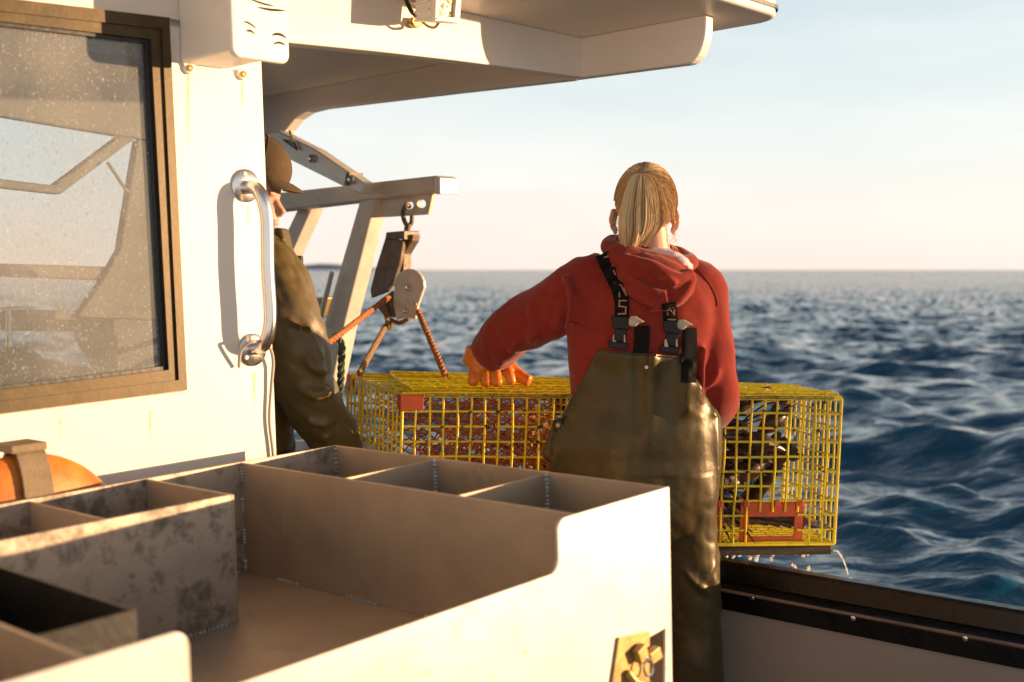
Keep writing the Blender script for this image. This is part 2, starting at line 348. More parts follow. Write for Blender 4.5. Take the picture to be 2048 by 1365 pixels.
# starboard side panel seen from inside, with its swept corner down to the front pillar
sp = MB()
pts = [(1165, 155), (900, 186), (700, 210), (640, 217), (612, 224), (590, 238), (572, 260), (553, 300), (532, 352), (500, 440)]
sp_in = [pA(x, y, aS) for x, y in pts]
fr = sp_in[-1].y
poly = [(p.y, p.z) for p in sp_in] + [(fr + .12, 0.3), (fr + .45, 0.3), (fr + .45, cs), (bW, cs)]
poly[0] = (bW + TH, sp_in[0].z); poly[-1] = (bW + TH, cs)
sp.prism([B(aS - .002, b, c) for b, c in poly], e2 * .055)
sp.build('side_panel', gel, wh, bevel=.004)
# fin (bracket) running aft under the overhang
fn = MB(); bf = pA(1412, 60, aS).y; fb = pA(1375, 128, aS)
arc = []
z0 = fb.z; y0 = fb.y; rr_b = y0 - bf; rr_c = (cs - z0) * .85
for k in range(9):
    t = k / 8 * math.pi / 2; arc.append((y0 - rr_b * math.sin(t), z0 + rr_c * (1 - math.cos(t))))
fn.prism([B(aS - .001, b, c) for b, c in [(bW + TH - .001, cor.z)] + arc + [(bf, cs), (bW + TH - .001, cs)]], e2 * .045)
fn.build('fin', gel, wh, bevel=.006, seg=3)
# roof slab with rounded aft starboard corner and a rolled lip
r1 = pC(1530, 47, cs); r2 = pC(1440, -2, cs)
rf = MB(); aR_, bR_ = r1.x, r2.y
bfwd = fr + .6
def roof_outline(g):
    pts = [(aL - g, bfwd)]; pts += [(aL - g, bR_ - g)]
    rc = .10
    for k in range(9):
        t = k / 8 * math.pi / 2; pts.append((aR_ + g - rc + rc * math.sin(t), bR_ - g + rc - rc * math.cos(t)))
    pts.append((aR_ + g, bfwd)); return pts
rf.prism([B(a, b, cs) for a, b in roof_outline(0)], e3 * .07)
rf.build('roof', gel, wh, bevel=.012, seg=3)
lip = MB(); lip.prism([B(a, b, cs + .022) for a, b in roof_outline(.006)], e3 * .012); lip.build('roof_lip', rubber, wh)
# port wall + front wall so the cabin is closed to the port and dark inside
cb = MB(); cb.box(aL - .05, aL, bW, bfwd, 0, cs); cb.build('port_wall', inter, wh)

# window: outer frame, inner gasket, pane
wf = thing('window_unit', 'bronze framed window', None, B(0, 0, 0)) if False else None
OUT = [(-90, -12), (331, 38), (367, 780), (-90, 838)]; MID = [(-90, 16), (316, 60), (350, 760), (-90, 812)]; INN = [(-90, 34), (297, 80), (333, 740), (-90, 790)]
def framebars(mb, A, C, d0, d1):
    for i in range(4):
        j = (i + 1) % 4; q = [pB(*A[i], bW), pB(*A[j], bW), pB(*C[j], bW), pB(*C[i], bW)]
        mb.hexa([B(p.x, bW + d1, p.z) for p in q] + [B(p.x, bW - d0, p.z) for p in q])
win = MB(); framebars(win, OUT, MID, .016, -.0005); wino = win.build('window', bronze, wh, bevel=.003)
w2 = MB(); framebars(w2, MID, INN, .010, .03); w2.build('frame', bronze, wino, bevel=.0025)
w3 = MB(); framebars(w3, INN, [(-90, 41), (291, 86), (327, 733), (-90, 783)], .001, .022); w3.build('gasket', rubber, wino, bevel=.002)
gm = bpy.data.materials.new('salt_spotted_glass'); gm.use_nodes = True; n = gm.node_tree.nodes; l = gm.node_tree.links; n.remove(n['Principled BSDF'])
out = n['Material Output']; tr_ = n.new('ShaderNodeBsdfTransparent'); tr_.inputs[0].default_value = (.82, .88, .90, 1); gl = n.new('ShaderNodeBsdfGlossy'); gl.inputs['Roughness'].default_value = .02
fr_ = n.new('ShaderNodeFresnel'); fr_.inputs[0].default_value = 1.5; mxs = n.new('ShaderNodeMixShader'); l.new(fr_.outputs[0], mxs.inputs[0]); l.new(tr_.outputs[0], mxs.inputs[1]); l.new(gl.outputs[0], mxs.inputs[2])
df = n.new('ShaderNodeBsdfDiffuse'); df.inputs[0].default_value = (.50, .50, .48, 1)
t = n.new('ShaderNodeTexCoord'); n1 = n.new('ShaderNodeTexNoise'); n1.inputs['Scale'].default_value = 3.5; n1.inputs['Detail'].default_value = 3; l.new(t.outputs['Object'], n1.inputs[0])
n2 = n.new('ShaderNodeTexNoise'); n2.inputs['Scale'].default_value = 150; n2.inputs['Detail'].default_value = 5; n2.inputs['Roughness'].default_value = .7; l.new(t.outputs['Object'], n2.inputs[0])
ma = n.new('ShaderNodeMapRange'); ma.inputs[1].default_value = .56; ma.inputs[2].default_value = .70; ma.inputs[4].default_value = .8; l.new(n2.outputs[0], ma.inputs[0])
mb_ = n.new('ShaderNodeMapRange'); mb_.inputs[1].default_value = .3; mb_.inputs[2].default_value = .7; mb_.inputs[3].default_value = .10; mb_.inputs[4].default_value = .34; l.new(n1.outputs[0], mb_.inputs[0])
mm = n.new('ShaderNodeMath'); mm.operation = 'MULTIPLY_ADD'; l.new(ma.outputs[0], mm.inputs[0]); mm.inputs[1].default_value = .55; l.new(mb_.outputs[0], mm.inputs[2])
mx = n.new('ShaderNodeMixShader'); l.new(mm.outputs[0], mx.inputs[0]); l.new(mxs.outputs[0], mx.inputs[1]); l.new(df.outputs[0], mx.inputs[2]); l.new(mx.outputs[0], out.inputs[0])
pn = MB(); q = [pB(*x, bW) for x in INN]; pn.hexa([B(p.x, bW + .018, p.z) for p in q] + [B(p.x, bW + .012, p.z) for p in q]); pn.build('pane', gm, wino)

sl_ = MB()
for i in range(4):
    p, q = pB(*OUT[i], bW), pB(*OUT[(i + 1) % 4], bW); pts = [B(p.x + (q.x - p.x) * k / 14 + random.uniform(-.0008, .0008), bW - .0015, p.z + (q.z - p.z) * k / 14 + random.uniform(-.0008, .0008)) for k in range(15)]
    sl_.tube(pts, .0038, 6)
sl_.build('sealant', mat('sealant', (.66, .60, .50), .5, var=.2, vs=30, bump=.3), wino, smooth=True)
rustm = mat('rust_run', (.62, .50, .34), .6, var=.25, vs=40)
for px, py, ln, wd in ((376, 152, 150, 3.2), (484, 164, 60, 2.4), (508, 744, 70, 3), (300, 822, 60, 2.5), (120, 838, 45, 2.5), (495, 412, 40, 2)):
    q = [pB(px - wd, py, bW), pB(px + wd, py, bW), pB(px + wd * .6 + 1, py + ln * .6, bW), pB(px + 1, py + ln, bW), pB(px - wd * .4, py + ln * .6, bW)]
    rr_ = MB(); rr_.prism([B(p.x, bW - .0003, p.z) for p in q], e1 * .0006); rr_.build('rust_streak', rustm, wh)
# what shows through the pane: the cabin's ceiling, windscreen bars, pillar, dash
bI = bW + 1.25
def inside(name, px, d, m, th=.04, bev=.006):
    mb = MB(); mb.prism([Bv(pB(x, y, bW + d)) for x, y in px], e1 * th); return mb.build(name, m, wh, bevel=bev)
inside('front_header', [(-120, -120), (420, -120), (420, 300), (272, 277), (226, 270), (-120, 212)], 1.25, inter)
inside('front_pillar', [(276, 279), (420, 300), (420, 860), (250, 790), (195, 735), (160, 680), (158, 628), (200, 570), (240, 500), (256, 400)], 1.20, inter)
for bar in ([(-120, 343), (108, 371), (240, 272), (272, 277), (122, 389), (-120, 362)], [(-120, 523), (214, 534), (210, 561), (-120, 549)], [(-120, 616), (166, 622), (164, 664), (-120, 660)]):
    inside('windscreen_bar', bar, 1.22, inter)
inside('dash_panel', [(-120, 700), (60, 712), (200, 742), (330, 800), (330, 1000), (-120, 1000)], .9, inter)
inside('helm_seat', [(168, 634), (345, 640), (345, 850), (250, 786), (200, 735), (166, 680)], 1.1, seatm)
st = MB(); st.tube([Bv(pB(20, 760, bW + .7)), Bv(pB(18, 680, bW + .7)), Bv(pB(17, 622, bW + .7))], [.02, .008, .007], 10); st.tube([Bv(pB(2, 621, bW + .7)), Bv(pB(44, 618, bW + .7))], .007, 10); st.build('throttle_lever', steel, wh, smooth=True)
st = MB(); st.ell(Bv(pB(30, 755, bW + .6)), (.09, .07, .08)); st.build('cushion', seatm, wh, smooth=True)
st = MB(); st.tube([Bv(pB(215, 325, bW + 1.2)), Bv(pB(255, 385, bW + 1.2))], .006, 8); st.build('stay_rod', inter, wh)

# deck
dk = MB(); dk.prism([B(aL - .2, -1.2, 0), B(2.5, -1.2, 0), B(2.5, 6, 0), B(aL - .2, 6, 0)], e3 * -.06)
tag(dk.build('deck', mat('deck_grey', (.30, .29, .27), .7, var=.15, bump=.1)), 'grey boat deck under the crew', kind='structure')

# ------------------------------------------------------------------ bulwark and black rail
aB = pC(1436, 1125, .515).x
def cAt(px, py, a): return pA(px, py, a).z
x0 = 1700
c_top = cAt(x0, 1165, aB)
aM = aB - .05; c_led = cAt(x0, 1212, aB - .02)
c_lt = cAt(x0, 1226, aM); c_lb = cAt(x0, 1271, aM)
bw_ = thing('bulwark', 'pale bulwark with a black two step rail at the boat\'s side', 'bulwark', B(aB, 2, 0))
bb0, bb1 = -1.2, 6.0
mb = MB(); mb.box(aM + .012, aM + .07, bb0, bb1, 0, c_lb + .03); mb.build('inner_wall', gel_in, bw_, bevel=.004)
mb = MB(); mb.prism([B(a, bb0, c) for a, c in ((aM, c_lb), (aM, c_lt - .006), (aM + .006, c_lt), (aB - .016, c_led), (aB + .05, c_led), (aB + .05, c_lb))], e1 * (bb1 - bb0)); rl = mb.build('rail_step', blackrail, bw_, bevel=.004)
mb = MB(); mb.prism([B(a, bb0, c) for a, c in ((aB - .012, c_led + .001), (aB, c_top - .008), (aB + .006, c_top), (aB + .04, c_top), (aB + .048, c_top - .01), (aB + .05, c_led + .001))], e1 * (bb1 - bb0)); mb.build('rail_cap', blackrail, bw_, bevel=.003)
mb = MB(); mb.tube([B(aM + .001, bb0, c_lt - .004), B(aM + .001, bb1, c_lt - .004)], .005, 8); mb.build('edge_strip', mat('brown_edge', (.16, .10, .07), .35, var=.4, vs=9, bump=.2, bs=60), bw_, smooth=True)  # lighter brown strip along the upper edge of the rail step
mb = MB(); mb.box(aB + .052, aB + .10, bb0, bb1, -1.2, c_led - .02); mb.build('hull_side', gel, bw_)
for px, py in ((1505, 1196), (1707, 1237), (1931, 1277), (2150, 1318)):
    p = pA(px, py, aM); mb = MB(); mb.lathe(B(aM - .0005, p.y, p.z), -e2, [(.0075, 0), (.007, .003), (.003, .0045), (.001, .0046)], 12); mb.build('bolt', steel, bw_, smooth=True)

# ------------------------------------------------------------------ aluminium sorting bin
f0 = tob(at(660, 893, 2.78)); ct = f0.z
def top(px, py): return pC(px, py, ct)
bL = f0.y; aBk = (top(660, 893).x + top(1345, 972).x) / 2
bRt = top(1345, 972).y; aD = top(497, 925).x; bIn = top(470, 988).y; aE = top(385, 975).x
aNear = .30; t = .006
c_fl = pB(475, 1245, bIn).z; c_bot = c_fl - .30
c_low = pB(1080, 1158, bRt).z
aN2 = pB(1116, 1080, bRt).x; aN1 = pB(380, 1330, bRt).x
bn = thing('sorting_bin', 'aluminium bait and sorting bin with compartments along two sides', 'bin', B((aNear + aBk) / 2, (bL + bRt) / 2, 0))
def plate(name, a0, a1, b0, b1, c0, c1, m=alu, bev=.0015):
    mb = MB(); mb.box(a0, a1, b0, b1, c0, c1); return mb.build(name, m, bn, bevel=bev)
plate('back_wall', aBk, aBk + t, bRt + t, bL, c_bot, ct)
plate('left_wall', aNear, aBk + t, bL, bL + t, c_bot, ct, alu_dirty)
plate('inner_back_wall', aD - t, aD, bRt + t, bL, c_fl, ct - .002)
plate('inner_left_wall', aNear + t, aE, bIn, bIn + t, c_fl, ct, alu_dirty)
plate('end_wall', aE, aE + t, bIn, bL, c_fl, ct - .001)
plate('floor_plate', aNear + t, aBk, bRt + t, bL, c_fl - t, c_fl)
plate('near_wall', aNear, aNear + t, bRt + t, bL, c_bot, ct)
for px, py in ((860, 918), (1090, 945)):
    b = top(px, py).y; plate('divider', aD, aBk, b, b + t * .8, c_fl, ct - .004)
for px, py in ((83, 1005),):
    a = top(px, py).x; plate('divider', a, a + t * .8, bIn + t, bL, c_fl, ct - .004)
aNd = top(110, 1274).x; plate('low_divider', aNd, aNd + t, bRt + t, bIn, c_fl, ct - .012)
# front wall with the wide notch and rounded shoulders
prof = [(aNear, c_bot), (aNear, ct)]
def fil(cx, cy, r, t0, t1, k=7): return [(cx + r * math.cos(R(t0 + (t1 - t0) * i / k)), cy + r * math.sin(R(t0 + (t1 - t0) * i / k))) for i in range(k + 1)]
r_ = .022
prof += fil(aN1 - r_, ct - r_, r_, 90, 0) + fil(aN1 + r_, c_low + r_, r_, 180, 270) + fil(aN2 - r_, c_low + r_, r_, 270, 360) + fil(aN2 + r_, ct - r_, r_, 180, 90)
prof += [(aBk + t, ct)]
# cut-out for the drain clasp near the far corner
hp = [(1292, 1262), (1330, 1256), (1328, 1362), (1322, 1420), (1240, 1420), (1250, 1300)]
K = [(pB(x, y, bRt).x, pB(x, y, bRt).z) for x, y in ((1296, 1278), (1331, 1258), (1326, 1420), (1250, 1440))]
c_cut = K[2][1]; 
prof += [(aBk + t, c_bot), (K[2][0], c_bot), K[1], K[0], (K[0][0] - .002, c_bot)]
mb = MB(); mb.prism([B(a, bRt, c) for a, c in prof], e1 * t); mb.build('front_wall', alu_br, bn, bevel=.002)
# rolled outer edge at the corner and weld beads
def beads(p, q, n, r, gap=1):
    mb = MB(); p = V(p); q = V(q)
    for i in range(n):
        if gap > 1 and (i // 5) % gap == 1: continue
        s = (i + .5) / n; c = p.lerp(q, s); mb.ell(B(*c), (r * random.uniform(.7, 1.3), r * random.uniform(.7, 1.2), r * random.uniform(.7, 1.2)), nu=7, nv=5)
    o = mb.build('weld', weld, bn, smooth=True); o['kind'] = 'stuff'
beads((aD - t - .002, bL - .003, ct - .01), (aD - t - .002, bL - .003, c_fl), 34, .004, 2)
beads((aBk - .002, bL - .003, ct - .004), (aBk - .002, bL - .003, ct - .16), 14, .004)
for px, py in ((860, 918), (1090, 945)):
    b = top(px, py).y; beads((aBk - .002, b - .002, ct - .003), (aBk - .002, b - .002, ct - .08), 9, .005)
for s0, s1 in ((.12, .20), (.36, .46), (.60, .70)):
    beads((aD - t - .002, bL + (bRt - bL) * s0, c_fl + .002), (aD - t - .002, bL + (bRt - bL) * s1, c_fl + .002), 9, .0035)
beads((aE - .02, bIn - .002, c_fl + .002), (aE - .14, bIn - .002, c_fl + .002), 12, .004)
beads((aD - .10, bL - .004, c_fl + .003), (aD - .02, bL - .004, c_fl + .003), 5, .004)
# legs under the bin
for a, b in ((aNear + .05, bRt + .05), (aBk - .08, bRt + .08), (aNear + .05, bL - .05), (aBk - .05, bL - .05)):
    plate('leg', a - .02, a + .02, b - .02, b + .02, .002, c_bot if b > bRt + .06 else c_bot, galv)
plate('under_panel', aNear + .02, aBk - .02, bRt + .09, bRt + .094, c_bot - .05, c_fl - .02, galv)
# drain clasp in the cut-out
cl = thing('drain_clasp', 'brass toggle clasp in the cut-out of the sorting bin', 'clasp', Bv(pB(1290, 1400, bRt)))
def cp(px, py, d): return Bv(pB(px, py, bRt - d))
mb = MB(); mb.prism([cp(1235, 1275, .002), cp(1296, 1262, .002), cp(1296, 1400, .002), cp(1215, 1410, .002)], e1 * -.004); mb.build('back_plate', brass, cl, bevel=.001)
for pts in ([(1262, 1302), (1278, 1285), (1284, 1308), (1270, 1326)], [(1286, 1306), (1306, 1290), (1312, 1312), (1292, 1326)]):
    mb = MB(); mb.prism([cp(x, y, .008) for x, y in pts], e1 * -.016); mb.build('lug', brass, cl, bevel=.0015)
ring = [cp(1297 + 9 * math.cos(s * math.pi / 12), 1336 + 17 * math.sin(s * math.pi / 12), .022) for s in range(25)]
mb = MB(); mb.tube(ring, .0024, 8); mb.build('ring', steel, cl, smooth=True)
mb = MB(); mb.tube([cp(1255, 1345, .010), cp(1270, 1365, .02), cp(1300, 1372, .012)], .008, 10); mb.build('lever', brass, cl, smooth=True)
mb = MB(); mb.lathe(cp(1283, 1313, .006), -e1, [(.006, 0), (.006, .012), (.002, .014)], 12); mb.build('bolt', steel, cl, smooth=True)
# black tool tray lying in the near compartment
aT = top(110, 1274).x + .02
ty = thing('tool_tray', 'black plastic tray with small coloured bits lying in the sorting bin', 'tray', B(aT + .1, (bRt + bIn) / 2, c_fl))
mb = MB(); z1 = ct - .028; b0_, b1_ = bRt + .21, bIn - .006
tw = .15
mb.box(aT, aT + tw, b0_, b1_, z1 - .11, z1 - .10); 
for a0, a1, b0, b1 in ((aT, aT + .006, b0_, b1_), (aT + tw - .006, aT + tw, b0_, b1_), (aT + .006, aT + tw - .006, b0_, b0_ + .006), (aT + .006, aT + tw - .006, b1_ - .006, b1_)): mb.box(a0, a1, b0, b1, z1 - .099, z1)
mb.build('body', rubber, ty, bevel=.003)
cols = [(.30, .28, .26), (.30, .28, .26), (.45, .20, .12), (.3, .28, .26), (.06, .30, .20), (.3, .28, .27)]
for i, c in enumerate(cols):
    b = b1_ - .05 - i * .045; mb = MB(); mb.tube([B(aT + .03, b, z1 - .099), B(aT + .03, b, z1 + (.022 if i == 2 else .012))], [(.008 if i != 2 else .016), (.006)], 10); mb.build('peg', mat('peg_%d' % i, c, .5), ty, smooth=True)

# orange buoy strapped behind the bin
bc = pB(60, 985, bL + .075)
by = thing('net_buoy', 'flat orange buoy with a tan strap between the bin and wall', 'buoy', B(bc.x, bc.y, bc.z - .18))
Rb = Matrix((e2, e1, e3)).transposed()
ra = abs(pB(240, 980, bL + .075).x - bc.x); rz = pB(60, 905, bL + .075).z - bc.z + .12
mb = MB(); prof = []
mb.ell(B(bc.x - .02, bc.y, bc.z - .12), (ra + .02, .062, rz), Rb, 40, 24); mb.build('float', buoym, by, smooth=True)
mb = MB(); s0 = pB(40, 900, bL + .075).x; wd = .030
ring = []
for k in range(33):
    th = math.pi * 2 * k / 32; u = (s0 - (bc.x - .02)) / (ra + .02); sc = math.sqrt(max(0, 1 - u * u)); ring.append((math.cos(th) * (.062 * sc + .006), math.sin(th) * (rz * sc + .008)))
vs = []; 
for db, dc in ring[:-1]:
    for da, ex in ((-wd, 1), (wd, 1), (wd, 1.10), (-wd, 1.10)): vs.append(B(s0 + da + .01 * (dc / rz), bc.y + db * ex, bc.z - .12 + dc * (1 + (ex - 1) * .4)))
fs = []
for k in range(32):
    k2 = (k + 1) % 32
    for j in range(4): fs.append((k * 4 + j, k * 4 + (j + 1) % 4, k2 * 4 + (j + 1) % 4, k2 * 4 + j))
mb.add(vs, fs); mb.build('strap', strapm, by, bevel=.001)
mb = MB(); p = pB(48, 890, bL + .06); mb.box(p.x - .038, p.x + .036, bL + .035, bL + .115, p.z - .012, p.z + .004); mb.build('strap_fold', strapm, by, bevel=.003)

# ------------------------------------------------------------------ grab handle
gh = thing('grab_handle', 'polished stainless grab handle on the wheelhouse wall', 'handle', Bv(pB(505, 740, bW)))
def hw(px, py, d=0): return Bv(pB(px, py, bW - d))
for cx, cy in ((490, 372), (504, 700)):
    mb = MB(); c = pB(cx, cy, bW); rr = .040
    mb.lathe(B(c.x, bW - .0005, c.z), -e1, [(rr, 0), (rr, .004), (rr - .003, .006), (.001, .0062)], 32); pl = mb.build('mount_plate', steel, gh, smooth=True)
    for k in (0, 1, 2):
        th = R(90 + 120 * k + 8); mb = MB(); mb.lathe(B(c.x + .028 * math.cos(th), bW - .0065, c.z + .028 * math.sin(th)), -e1, [(.006, 0), (.0055, .002), (.0025, .0028), (.002, .0018), (.0005, .0018)], 12); mb.build('screw', galv, pl, smooth=True)
ap = pB(490, 372, bW); bp = pB(504, 700, bW); so_ = .062
ux = ap.x; 
def hp3(x, d, z): return B(x, bW - d, z)
path = [hp3(ap.x, .004, ap.z - .004), hp3(ap.x, .03, ap.z - .006), hp3(ap.x + .002, .05, ap.z - .016), hp3(ap.x + .006, so_, ap.z - .045), hp3(ap.x + .010, so_ + .004, ap.z - .09), hp3(ap.x * .5 + bp.x * .5 + .006, so_ + .004, (ap.z + bp.z) / 2), hp3(bp.x + .008, so_ + .004, bp.z + .09), hp3(bp.x + .004, so_, bp.z + .045), hp3(bp.x, .05, bp.z + .016), hp3(bp.x, .03, bp.z + .006), hp3(bp.x, .004, bp.z + .004)]
mb = MB(); mb.tube(smooth_path(path, 6), .0165, 20); mb.build('tube', steel, gh, smooth=True)
# cable hanging from the lower mount
mb = MB(); cpath = [hw(478, 735, .010), hw(482, 700, .03), hw(505, 684, .05), hw(535, 690, .035), hw(546, 720, .016), hw(543, 770, .010), hw(539, 840, .008), hw(546, 905, .008), hw(552, 990, .008)]
mb.tube(smooth_path(cpath, 6), .0042, 10); tag(mb.build('cable', mat('grey_cable', (.42, .38, .33), .5), smooth=True), 'thin pale cable looped round the grab handle and hanging down the wall', 'cable')

# ------------------------------------------------------------------ loudspeaker-like vent box high on the wall
pl0 = pB(357, 60, bW); aX = pl0.x
bFr = pA(463, 60, aX).y                                   # front face plane from where its left edge shows
zb = pB(365, 128, bW).z
aX1 = pB(578, 60, bFr).x
vb = thing('vent_box', 'white plastic louvred vent box above the grab handle', 'vent box', B(aX, bW, zb))
mb = MB(); mb.hexa([B(aX, bW - .0005, zb), B(aX1 - .03, bW - .0005, zb), B(aX1 - .012, bFr + .02, zb + .006), B(aX + .006, bFr + .02, zb + .006), B(aX, bW - .0005, cs - .02), B(aX1 - .03, bW - .0005, cs - .02), B(aX1 - .012, bFr + .02, cs - .02), B(aX + .006, bFr + .02, cs - .02)])
mb.build('housing', plast, vb, bevel=.008, seg=3)
zf = pB(500, 118, bFr).z; r_ = .022
fpts = fil(aX + r_, zf + r_, r_, 180, 270) + fil(aX1 - r_, zf + r_, r_, 270, 360) + [(aX1, cs - .015), (aX, cs - .015)]
mb = MB(); mb.prism([B(a, bFr, c) for a, c in fpts], e1 * .0195); mb.build('face_plate', plast, vb, bevel=.006, seg=4)
def fp(u, py, d=.0): x = aX + (aX1 - aX) * u; return B(x, bFr - d, zf + py)
Hf = .115
for k in range(7):
    z = .014 + k * .0145
    mb = MB(); mb.tube([fp(u / 20, z + .0035 * math.sin(u / 20 * 6.28 * 1.2 + .6) - .006 * (u / 20), .0002) for u in range(1, 20)], .0011, 6); mb.build('louvre_rib', plast, vb, smooth=True)
def slot(u0, u1, z, h, ph):
    mb = MB(); n = 10; up = [fp(u0 + (u1 - u0) * i / n, z + .0045 * math.sin(ph + i / n * 3.0) + h * math.sin(math.pi * i / n) ** .5, .0006) for i in range(n + 1)]; dn = [fp(u0 + (u1 - u0) * i / n, z + .0045 * math.sin(ph + i / n * 3.0) - h * .2, .0006) for i in range(n + 1)]
    mb.prism(up + dn[::-1], e1 * .002); mb.build('slot', darkslot, vb)  # black strip on the face, its colour painting the slot's inner shade
sH = (pB(520, 2, bFr).z - zf)
slot(.20, .42, sH * .56, .004, 1.2); slot(.22, .40, sH * .42, .0045, .2); slot(.68, .96, sH * .44, .0055, .2); slot(.70, .94, sH * .30, .0045, 0); slot(.30, .75, sH * .98, .004, 2.6); slot(.45, .95, sH * .90, .005, 3.6)
for px, py in ((375, 138), (482, 150)):
    c = pB(px, py, bW); mb = MB(); mb.hexa([B(c.x - .010, bW - .0005, c.z), B(c.x + .010, bW - .0005, c.z), B(c.x + .010, bW - .008, c.z), B(c.x - .010, bW - .008, c.z), B(c.x - .016, bW - .0005, zb + .002), B(c.x + .016, bW - .0005, zb + .002), B(c.x + .016, bW - .010, zb + .002), B(c.x - .016, bW - .010, zb + .002)])
    mb.lathe(B(c.x, bW - .0006, c.z), -e1, [(.0135, 0), (.0135, .006), (.011, .009), (.0005, .0092)], 20); lg = mb.build('lug', plast, vb, smooth=True)
    mb = MB(); mb.lathe(B(c.x, bW - .0095, c.z), -e1, [(.0085, 0), (.008, .003), (.004, .0045), (.003, .003), (.0005, .003)], 16); mb.build('screw', brass, lg, smooth=True)

# ------------------------------------------------------------------ flood light under the roof
bq = bW - .15
fl = thing('flood_light', 'white finned flood light bolted on the header', 'flood light', Bv(pB(845, 60, bW)))
A4 = [(872, -60), (925, -52), (918, 47), (869, 42)]
def fq(px, py, b): return Bv(pB(px, py, b))
q0 = [pB(x, y, bq) for x, y in A4]
mb = MB(); back = [(q.x + .004, bW - .07, q.z + (.012 if i > 1 else -.012)) for i, q in enumerate(q0)]
mb.hexa([B(*p) for p in back] + [B(q.x, bq + .012, q.z) for q in q0]); body = mb.build('housing', plast, fl, bevel=.006, seg=3)
for k in range(6):
    s = (k + .5) / 6; z = q0[3].z + (q0[0].z - q0[3].z) * s
    mb = MB(); mb.box(q0[3].x - .004, q0[3].x + .012, bq + .02, bW - .075, z - .0025, z + .0025); mb.build('fin', plast, fl, bevel=.001)
ins = [(880, -60), (915, -52), (908, 36), (877, 33)]
mb = MB(); qi = [pB(x, y, bq) for x, y in ins]
for i in range(4):
    j = (i + 1) % 4; mb.hexa([B(p.x, bq + .0115, p.z) for p in (q0[i], q0[j], qi[j], qi[i])] + [B(p.x, bq - .003, p.z) for p in (q0[i], q0[j], qi[j], qi[i])])
bz = mb.build('bezel', plast, fl, bevel=.0015)
mb = MB(); mb.hexa([B(p.x, bq + .010, p.z) for p in qi] + [B(p.x, bq + .006, p.z) for p in qi]); mb.build('lens', mat('lamp_lens', (.55, .45, .28), .12, metal=.6, var=.6, vs=60, bump=.8, bs=70), fl)
for px, py in ((874, 38), (913, 43), (877, 10), (920, 14)):
    p = pB(px, py, bq - .003); mb = MB(); mb.lathe(B(*p), -e1, [(.0035, 0), (.0032, .0015), (.001, .002)], 10); mb.build('screw', galv, bz, smooth=True)
for i in range(14):                                        # fine lettering along the lower bezel
    p = pB(881 + i * 1.9, 42.2 + i * .25, bq - .003); mb = MB(); mb.box(p.x - .0006, p.x + .0006, bq - .0036, bq - .0031, p.z - .0012 * random.uniform(.7, 1), p.z + .0012); mb.build('lettering', mat('lamp_lettering', (.35, .22, .12), .7), bz)
mb = MB(); mb.prism([fq(826, 34, bW - .02), fq(845, 38, bW - .02), fq(846, 52, bW - .02), fq(834, 56, bW - .02), fq(822, 48, bW - .02)], e1 * .0195); mb.build('bracket', brass, fl, bevel=.003)
mb = MB(); mb.tube(smooth_path([fq(842, 42, bW - .04), fq(858, 54, bW - .05), fq(870, 55, bW - .08), fq(878, 44, bW - .10)], 4), .004, 8); mb.build('bracket_loop', brass, fl, smooth=True)
mb = MB(); mb.tube(smooth_path([fq(800, -30, bW - .02), fq(812, 0, bW - .02), fq(824, 25, bW - .04), fq(836, 34, bW - .08)], 4), .006, 8); mb.build('lamp_cable', rubber, fl, smooth=True)

# ------------------------------------------------------------------ davit
YD = 4.15
aDv = tob(at(868, 385, YD)).x
dv = thing('davit', 'pale aluminium hauling davit with holed plate over the rail', 'davit', Bv(pA(650, 700, aDv)))
def dp(px, py, da=0): p = pA(px, py, aDv + da); return Bv(p)
mb = MB(); e_ = [pA(866, 352, aDv), pA(866, 385, aDv), pA(540, 424, aDv), pA(540, 388, aDv)]
mb.prism([Bv(p) for p in e_], e2 * .09); mb.build('beam', galv, dv, bevel=.006)
mb = MB(); mb.prism([dp(867, 351, -.003), dp(880, 356, -.003), dp(880, 388, -.003), dp(867, 386, -.003)], e2 * .096); mb.build('end_cap', alu_br, dv, bevel=.004)
# gusset plate with two holes: outline then hole rings cut by bridging
def plate_holes(outline, holes, da, th, name, m):
    bm = bmesh.new(); loc = LOC[dv.name]
    def loop(pts): vs = [bm.verts.new(Bv(pA(x, y, aDv + da)) - loc) for x, y in pts]; return [bm.edges.new((vs[i], vs[(i + 1) % len(vs)])) for i in range(len(vs))]
    es = loop(outline)
    for cx, cy, r in holes: es += loop([(cx + r * math.cos(2 * math.pi * k / 18), cy + r * 1.0 * math.sin(2 * math.pi * k / 18)) for k in range(18)])
    bmesh.ops.triangle_fill(bm, edges=es, use_beauty=True)
    g = bmesh.ops.extrude_face_region(bm, geom=bm.faces[:]); bmesh.ops.translate(bm, verts=[v for v in g['geom'] if isinstance(v, bmesh.types.BMVert)], vec=e2 * th)
    bmesh.ops.recalc_face_normals(bm, faces=bm.faces); me = bpy.data.meshes.new(name); bm.to_mesh(me); bm.free(); return put(name, me, m, dv, loc)
plate_holes([(728, 386), (866, 385), (857, 429), (728, 437)], [(819, 411, 8), (843, 408, 9)], .035, .018, 'holed_plate', galv)
mb = MB(); mb.prism([dp(722, 392, .005), dp(752, 392, .005), dp(690, 640, .005), dp(640, 880, .005), dp(590, 880, .005), dp(650, 640, .005)], e2 * .075); mb.build('post', galv, dv, bevel=.006)
mb = MB(); mb.prism([dp(630, 400, .1), dp(604, 400, .1), dp(480, 660, .1), dp(515, 660, .1)], e2 * .07); mb.build('rear_post', galv, dv, bevel=.005)
